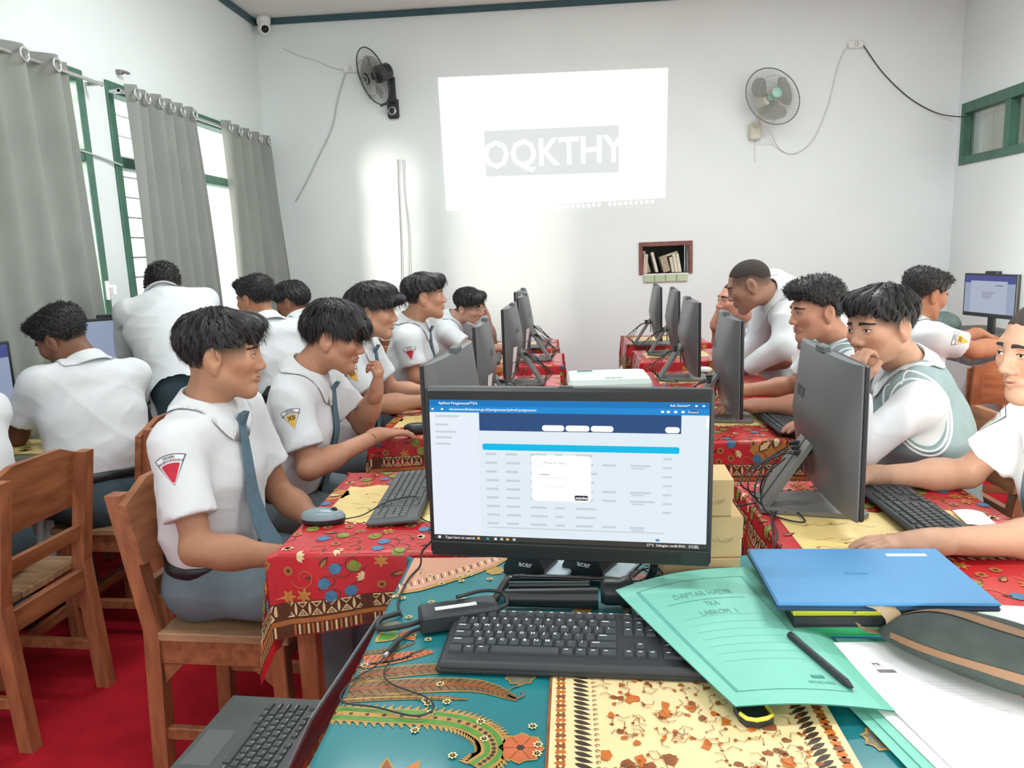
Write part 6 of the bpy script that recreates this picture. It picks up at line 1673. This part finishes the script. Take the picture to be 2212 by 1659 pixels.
    if len(V):
        l = local(V); sel = np.where(l[:, 2] > np.interp(l[:, 1], [a for a, b in hr_['zc']], [b for a, b in hr_['zc']])+.012)[0]; N = int(hr_['n']*(1.7, 1.1, .5)[near]); pick = rs.choice(sel, N)
        hb = V-hc; nrm = hb@H; nrm = (nrm/hs-np.array(cc_))/np.array(cr)**2; nrm = nrm/np.linalg.norm(nrm, axis=1)[:, None]
        VV = []; FF = []; crown = np.array([0, -.045, .125])
        for q in pick:
            p_ = l[q]; n_ = nrm[q]; fl_ = p_-crown
            if hr_.get('curl'): fl_ = rs.normal(size=3)
            fl_ = fl_+rs.normal(size=3)*.016; fl_ = fl_-n_*(fl_@n_); fl_ = fl_/max(1e-6, np.linalg.norm(fl_)); wv = np.cross(fl_, n_); L = hr_['ln']*rs.uniform(.5, 1.25); lf = hr_['lift']*rs.uniform(.0, .75); w0 = rs.uniform(.0006, .0014)
            i0 = len(VV)
            for j, t in enumerate((0, .33, .66)):
                c_ = p_-n_*.002+fl_*L*t+n_*lf*math.sin(math.pi*.62*t*1.3)*(.6 if not hr_.get('curl') else 1); VV += [c_+wv*w0*(1-.3*t), c_-wv*w0*(1-.3*t)]
            VV.append(p_-n_*.001+fl_*L+n_*lf*(.35 if not hr_.get('curl') else .75)-np.array([0, 0, .004])); FF += [(i0, i0+1, i0+3, i0+2), (i0+2, i0+3, i0+5, i0+4), (i0+4, i0+5, i0+6)]
        VV = np.array(VV)*hs@H.T+hc-org; mb = MB(); mb.add([tuple(v) for v in VV], FF, 0, True); so_ = mb.build('hair_strands', m_hair, ho); so_['kind'] = 'stuff'
    # ---------------- eyes and brows laid on the face surface
    if s.get('face', True):
        fy = Vector(H[:, 1])
        def onface(x, z, off):
            h = hbv.ray_cast(Vector(L2W((x, .16, z))), -fy)
            p_ = h[0] if h[0] is not None else Vector(L2W((x, .08, z)))
            return p_+fy*off*.6+h[1]*off*.6-Vector(org) if h[0] is not None else p_-Vector(org)
        for x in (-1, 1):
            mb = MB(); n = 14
            def lens(cx, cz, a, b, off, mi, tip=0.):
                vs = [onface(cx, cz, off)]
                for q_ in (.55, 1):
                    vs += [onface(cx+a*q_*math.cos(2*math.pi*i/n), cz+b*q_*math.sin(2*math.pi*i/n)*(1-.35*abs(math.cos(2*math.pi*i/n))**3)-tip*math.cos(2*math.pi*i/n)*x, off) for i in range(n)]
                mb.add(vs, [(0, 1+i, 1+(i+1) % n) for i in range(n)]+[(1+i, 1+n+i, 1+n+(i+1) % n, 1+(i+1) % n) for i in range(n)], mi, True)
            op = s.get('open', .5)
            lens(x*.0315, .0035, .0130, .0050*op, .0006, 0); lens(x*.0315, .0035+.0004, .0048, .0048*op, .0010, 1)
            V6 = []
            for i in range(9):
                t = i/8; xx = x*(.0315+.0145*(2*t-1)); zz = .0035+.0052*op*math.sin(math.pi*t)**.8
                for dz in (0, .0022): V6.append(onface(xx, zz+dz, .0012))
            mb.add(V6, [(2*i, 2*i+1, 2*i+3, 2*i+2) for i in range(8)], 1); mb.build('eye', [m_eyew, m_eye], body)
            mb = MB(); V6 = []
            for i in range(10):
                t = i/9; xx = x*(.013+.037*t); zz = .0215+.0065*math.sin(math.pi*(.15+t*.65))-.0045*t; hg = .0042*(1-.6*t)+.0008
                for dz, of in ((-hg, .0002), (0, .0022), (hg, .0002)): V6.append(onface(xx, zz+dz, of))
            mb.add(V6, [(i*3+j_, i*3+j_+1, (i+1)*3+j_+1, (i+1)*3+j_) for i in range(9) for j_ in range(2)], 0, True); mb.build('eyebrow', m_brow, body)
    return root

exec_people = True
# neck base (nb), pelvis (pel), head centre (hc) and head turn (hr: heading, pitch, roll), elbows, wrists
person('student with red sleeve badge and grey tie sitting nearest on the left', dict(q=0, seed=3, az=-6, hr=(16, -4, 0), hc=(-.893, 1.90, 1.160), nb=(-.950, 1.90, 1.005), pel=(-1.0, 1.945, .545), skin='#b08468', hair='undercut', badge='red', badge_dir=(.15, -1, .2), badge_s=.84, badge_t=.062,
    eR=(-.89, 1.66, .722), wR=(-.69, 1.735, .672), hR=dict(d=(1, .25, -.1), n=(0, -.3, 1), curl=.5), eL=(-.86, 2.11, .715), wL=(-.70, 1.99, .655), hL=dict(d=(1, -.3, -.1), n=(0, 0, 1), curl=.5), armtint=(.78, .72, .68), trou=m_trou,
    tiepts=[(-.846, 1.875, .86), (-.832, 1.865, .78), (-.81, 1.86, .70), (-.77, 1.86, .63)]))
chair(-.92, 1.955, -4, 'wooden chair of the student with the red badge nearest on the left')
person('student with yellow badge resting a hand on the mouse at the second left desk', dict(q=0, seed=5, az=0, hr=(8, -14, 0), hc=(-.782, 2.50, 1.132), nb=(-.885, 2.50, .995), pel=(-1.02, 2.55, .545), skin='#b3846a', hair='fringe', badge='yellow', badge_dir=(.1, -1, .15), badge_s=.72, badge_t=.06,
    eR=(-.83, 2.30, .735), wR=(-.66, 2.53, .785), hR=dict(d=(1, .75, -.05), n=(-.05, 0, 1), curl=.34), eL=(-.76, 2.70, .785), wL=(-.69, 2.64, .915), hL=dict(d=(.25, -.1, 1), n=(.85, -.2, -.1), curl=1.2)))
chair(-.97, 2.56, 0, 'wooden chair of the student with a hand on the mouse')
person('student with shaggy fringe and yellow badge at the third place on the left', dict(q=1, seed=8, az=0, hr=(10, -4, 0), hc=(-.815, 3.15, 1.165), nb=(-.905, 3.15, 1.03), pel=(-.98, 3.2, .545), skin='#bb8e74', hair='visor', badge='yellow', badge_dir=(.15, -1, .15), badge_s=.75,
    eR=(-.78, 2.98, .80), wR=(-.58, 3.05, .80), hR=dict(curl=.3), eL=(-.80, 3.36, .79), wL=(-.6, 3.3, .79), hL=dict(curl=.3)))
chair(-.94, 3.2, 0, 'wooden chair of the third student on the left')
person('upright student with red badge and dark tie at the fourth place on the left', dict(q=1, seed=9, az=2, hr=(14, 2, 0), hc=(-.707, 3.8, 1.185), nb=(-.783, 3.81, 1.035), pel=(-.86, 3.86, .545), skin='#b98a70', hair='undercut', badge='red', badge_dir=(.1, -1, .15), badge_s=.75,
    eR=(-.735, 3.62, .80), wR=(-.55, 3.72, .79), eL=(-.72, 4.02, .79), wL=(-.55, 3.95, .79)))
chair(-.83, 3.86, 0, 'wooden chair of the upright student with the red badge')
person('student propping his head on his hand at the farthest left desk', dict(q=1, seed=12, az=0, hr=(-32, -12, -14), hc=(-.610, 4.85, 1.055), nb=(-.735, 4.9, .945), pel=(-.93, 4.95, .545), skin='#c49a86', hair='undercut', tie=False,
    eR=(-.62, 4.72, .795), wR=(-.42, 4.75, .79), hR=dict(curl=.3), eL=(-.50, 5.0, .80), wL=(-.525, 4.93, .985), hL=dict(d=(-.25, -.2, 1), n=(.6, .6, .2), curl=.9)))
chair(-.92, 4.95, 0, 'wooden chair of the student propping his head')
person('student bent over the left wall desk with his back to the camera', dict(q=0, seed=14, az=140, hr=(172, -26, 8), hc=(-1.915, 2.75, 1.133), nb=(-1.82, 2.73, 1.01), pel=(-1.745, 2.64, .545), skin='#7a5440', hair='curly', tie=False, wide=1.06, face=True, trou=m_trou_d,
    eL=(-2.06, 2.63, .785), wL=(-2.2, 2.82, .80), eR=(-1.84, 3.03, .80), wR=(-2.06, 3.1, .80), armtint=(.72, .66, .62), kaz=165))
chair(-1.71, 2.73, 177, 'wooden chair behind the student bent over the left wall desk')
person('person in long white sleeves leaning over the left wall desk', dict(q=1, seed=15, az=125, stand=True, hr=(130, -48, 0), hc=(-1.95, 3.60, 1.270), nb=(-1.885, 3.47, 1.215), pel=(-1.62, 3.15, .90), skin='#6b4a3a', hair='curly', tie=False, sleeve='long', wide=1.08, fat=1.1, untuck=.27, trou=m_trou_d, feet=[(-1.5, 3.12, 0), (-1.68, 2.98, 0)],
    eL=(-2.07, 3.42, 1.0), wL=(-2.12, 3.58, .80), eR=(-1.78, 3.72, 1.0), wR=(-1.95, 3.8, .80), hL=dict(d=(-.5, .6, -.3)), hR=dict(d=(-.5, .6, -.3))))
person('tousle haired student seated with his back turned left of the far corner', dict(q=1, seed=16, az=135, hr=(158, -10, 0), hc=(-1.595, 3.82, 1.2), nb=(-1.525, 3.77, 1.065), pel=(-1.47, 3.70, .56), skin='#a87658', hair='curly', tie=False, trou=m_trou_d,
    eL=(-1.72, 3.72, .82), wL=(-1.9, 3.85, .80), eR=(-1.52, 4.02, .80), wR=(-1.8, 4.1, .80), kaz=165))
chair(-1.48, 3.70, 150, 'wooden chair of the tousle haired student')
person('student half hidden behind the tousle haired one', dict(q=2, seed=17, az=150, hr=(170, -8, 0), hc=(-1.62, 4.42, 1.145), nb=(-1.57, 4.40, 1.03), pel=(-1.5, 4.36, .545), skin='#8a5f48', hair='fringe', tie=False, kaz=170))
chair(-1.5, 4.36, 165, 'wooden chair of the half hidden student')
person('bowed student with only dark hair showing beside the far left corner', dict(q=2, seed=18, az=160, hr=(175, -40, 0), hc=(-1.80, 5.0, 1.02), nb=(-1.70, 5.0, .955), pel=(-1.52, 5.0, .545), skin='#8a5f48', hair='curly', tie=False))
chair(-1.5, 5.0, 170, 'wooden chair of the bowed student by the corner')
person('student cut off by the left picture edge in a white shirt', dict(q=1, seed=19, az=165, hr=(170, -15, 0), hc=(-2.0, 2.17, 1.14), nb=(-1.93, 2.14, .985), pel=(-1.84, 2.1, .545), skin='#8a5f48', hair='curly', tie=False, trou=m_trou_d, eL=(-2.05, 1.9, .80), wL=(-2.2, 2.05, .80), eR=(-2.05, 2.36, .8), wR=(-2.2, 2.3, .80), wide=1.05))
chair(-1.80, 2.105, 176, 'wooden chair at the left picture edge')
# right row
person('student at the right picture edge with both forearms on the red cloth', dict(q=0, seed=21, az=182, hr=(192, -6, 0), hc=(1.05, 1.74, 1.138), nb=(1.145, 1.75, .965), pel=(1.25, 1.76, .545), skin='#ad8a74', hair='crop', badge='green', badge_arm='R', badge_dir=(-.5, .3, .8),
    eR=(1.02, 1.97, .785), wR=(.77, 1.95, .79), hR=dict(d=(-1, -.1, 0), curl=.3), eL=(1.0, 1.53, .785), wL=(.71, 1.50, .79), hL=dict(d=(-1, .1, -.05), curl=.25), armtint=(1.02, .98, .95)))
chair(1.2, 1.77, 180, 'wooden chair of the student at the right picture edge')
person('student in grey knit vest resting his chin on his hand', dict(q=0, seed=22, az=172, hr=(205, -6, -4), hc=(.905, 2.26, 1.14), nb=(1.01, 2.33, .99), pel=(1.15, 2.4, .545), skin='#b98f76', hair='short', vest=True, open=.75, tie=False, sleeve='long', wide=1.06, fat=1.12,
    eL=(.80, 2.13, .80), wL=(.795, 2.13, .985), hL=dict(d=(.05, .15, .5), n=(-.8, -.4, .1), curl=.95), eR=(.98, 2.62, .79), wR=(.85, 2.53, .795), hR=dict(d=(-1, -.1, 0), curl=.25)))
chair(1.12, 2.42, 182, 'wooden chair of the student resting his chin')
person('student in knit vest with both hands on the second right desk', dict(q=1, seed=23, az=182, hr=(188, -6, 0), hc=(.935, 2.92, 1.132), nb=(1.03, 2.95, .98), pel=(1.14, 3.0, .545), skin='#b4826a', hair='afro', vest=True, tie=False, 
    eL=(.90, 2.78, .80), wL=(.68, 2.80, .80), eR=(.94, 3.17, .80), wR=(.70, 3.1, .80)))
chair(1.12, 3.0, 180, 'wooden chair of the vest student at the second right desk')
person('crop haired person in long white sleeves leaning over the third right desk', dict(q=1, seed=24, az=178, stand=True, hr=(165, -22, 0), hc=(.815, 3.47, 1.205), nb=(.925, 3.50, 1.135), pel=(1.27, 3.62, .935), skin='#95705c', hair='crop', tie=False, sleeve='long', trou=m_trou, feet=[(1.3, 3.75, 0), (1.32, 3.52, 0)], fat=1.05, untuck=.12,
    eL=(.93, 3.33, .95), wL=(.79, 3.43, .83), eR=(.92, 3.72, .93), wR=(.78, 3.70, .80), hL=dict(d=(-1, .3, -.2)), hR=dict(d=(-1, 0, -.3))))
person('seated student holding a fist to his mouth behind the leaning person', dict(q=1, seed=25, az=185, hr=(196, 4, 0), hc=(.885, 4.06, 1.09), nb=(.99, 4.08, .965), pel=(1.13, 4.12, .545), skin='#c08a74', hair='crop',
    eL=(1.09, 3.9, .79), wL=(.90, 3.90, .79), eR=(.85, 4.23, .80), wR=(.79, 4.10, .975), hR=dict(d=(.2, -.1, 1), n=(-1, 0, .2), curl=1.1)))
chair(1.13, 4.12, 180, 'wooden chair of the student holding a fist to his mouth')
person('student turned to the monitor at the right wall desk', dict(q=1, seed=26, az=12, hr=(16, -16, 0), hc=(1.645, 3.62, 1.125), nb=(1.575, 3.6, .985), pel=(1.56, 3.6, .545), skin='#a06c50', hair='curly', tie=False, kaz=62, badge='yellow', badge_s=.8, badge_dir=(.2, -1, .3), trou=m_trou_d,
    eR=(1.78, 3.44, .89), wR=(2.03, 3.56, .90), eL=(1.83, 3.85, .87), wL=(2.06, 3.95, .90), hL=dict(d=(1, .2, -.3)), hR=dict(d=(1, .2, -.2))))
chair(1.56, 3.6, 8, 'wooden chair of the student turned to the right wall')
chair(2.03, 3.62, 75, 'empty wooden chair standing behind the student in the grey vest')
bp_ = empty('backpack', (-1.33, 3.45, .46), math.radians(60)); tag(bp_, 'black backpack hanging on a chair behind the nearest left student', 'backpack')
MB().box((-.12, -.06, 0), (.12, .06, .36), .035).build('bag', mat('black canvas', '#1c1d20', .8), bp_); MB().box((-.09, -.085, .04), (.09, -.058, .2), .012).build('pocket', mat('black canvas'), bp_)
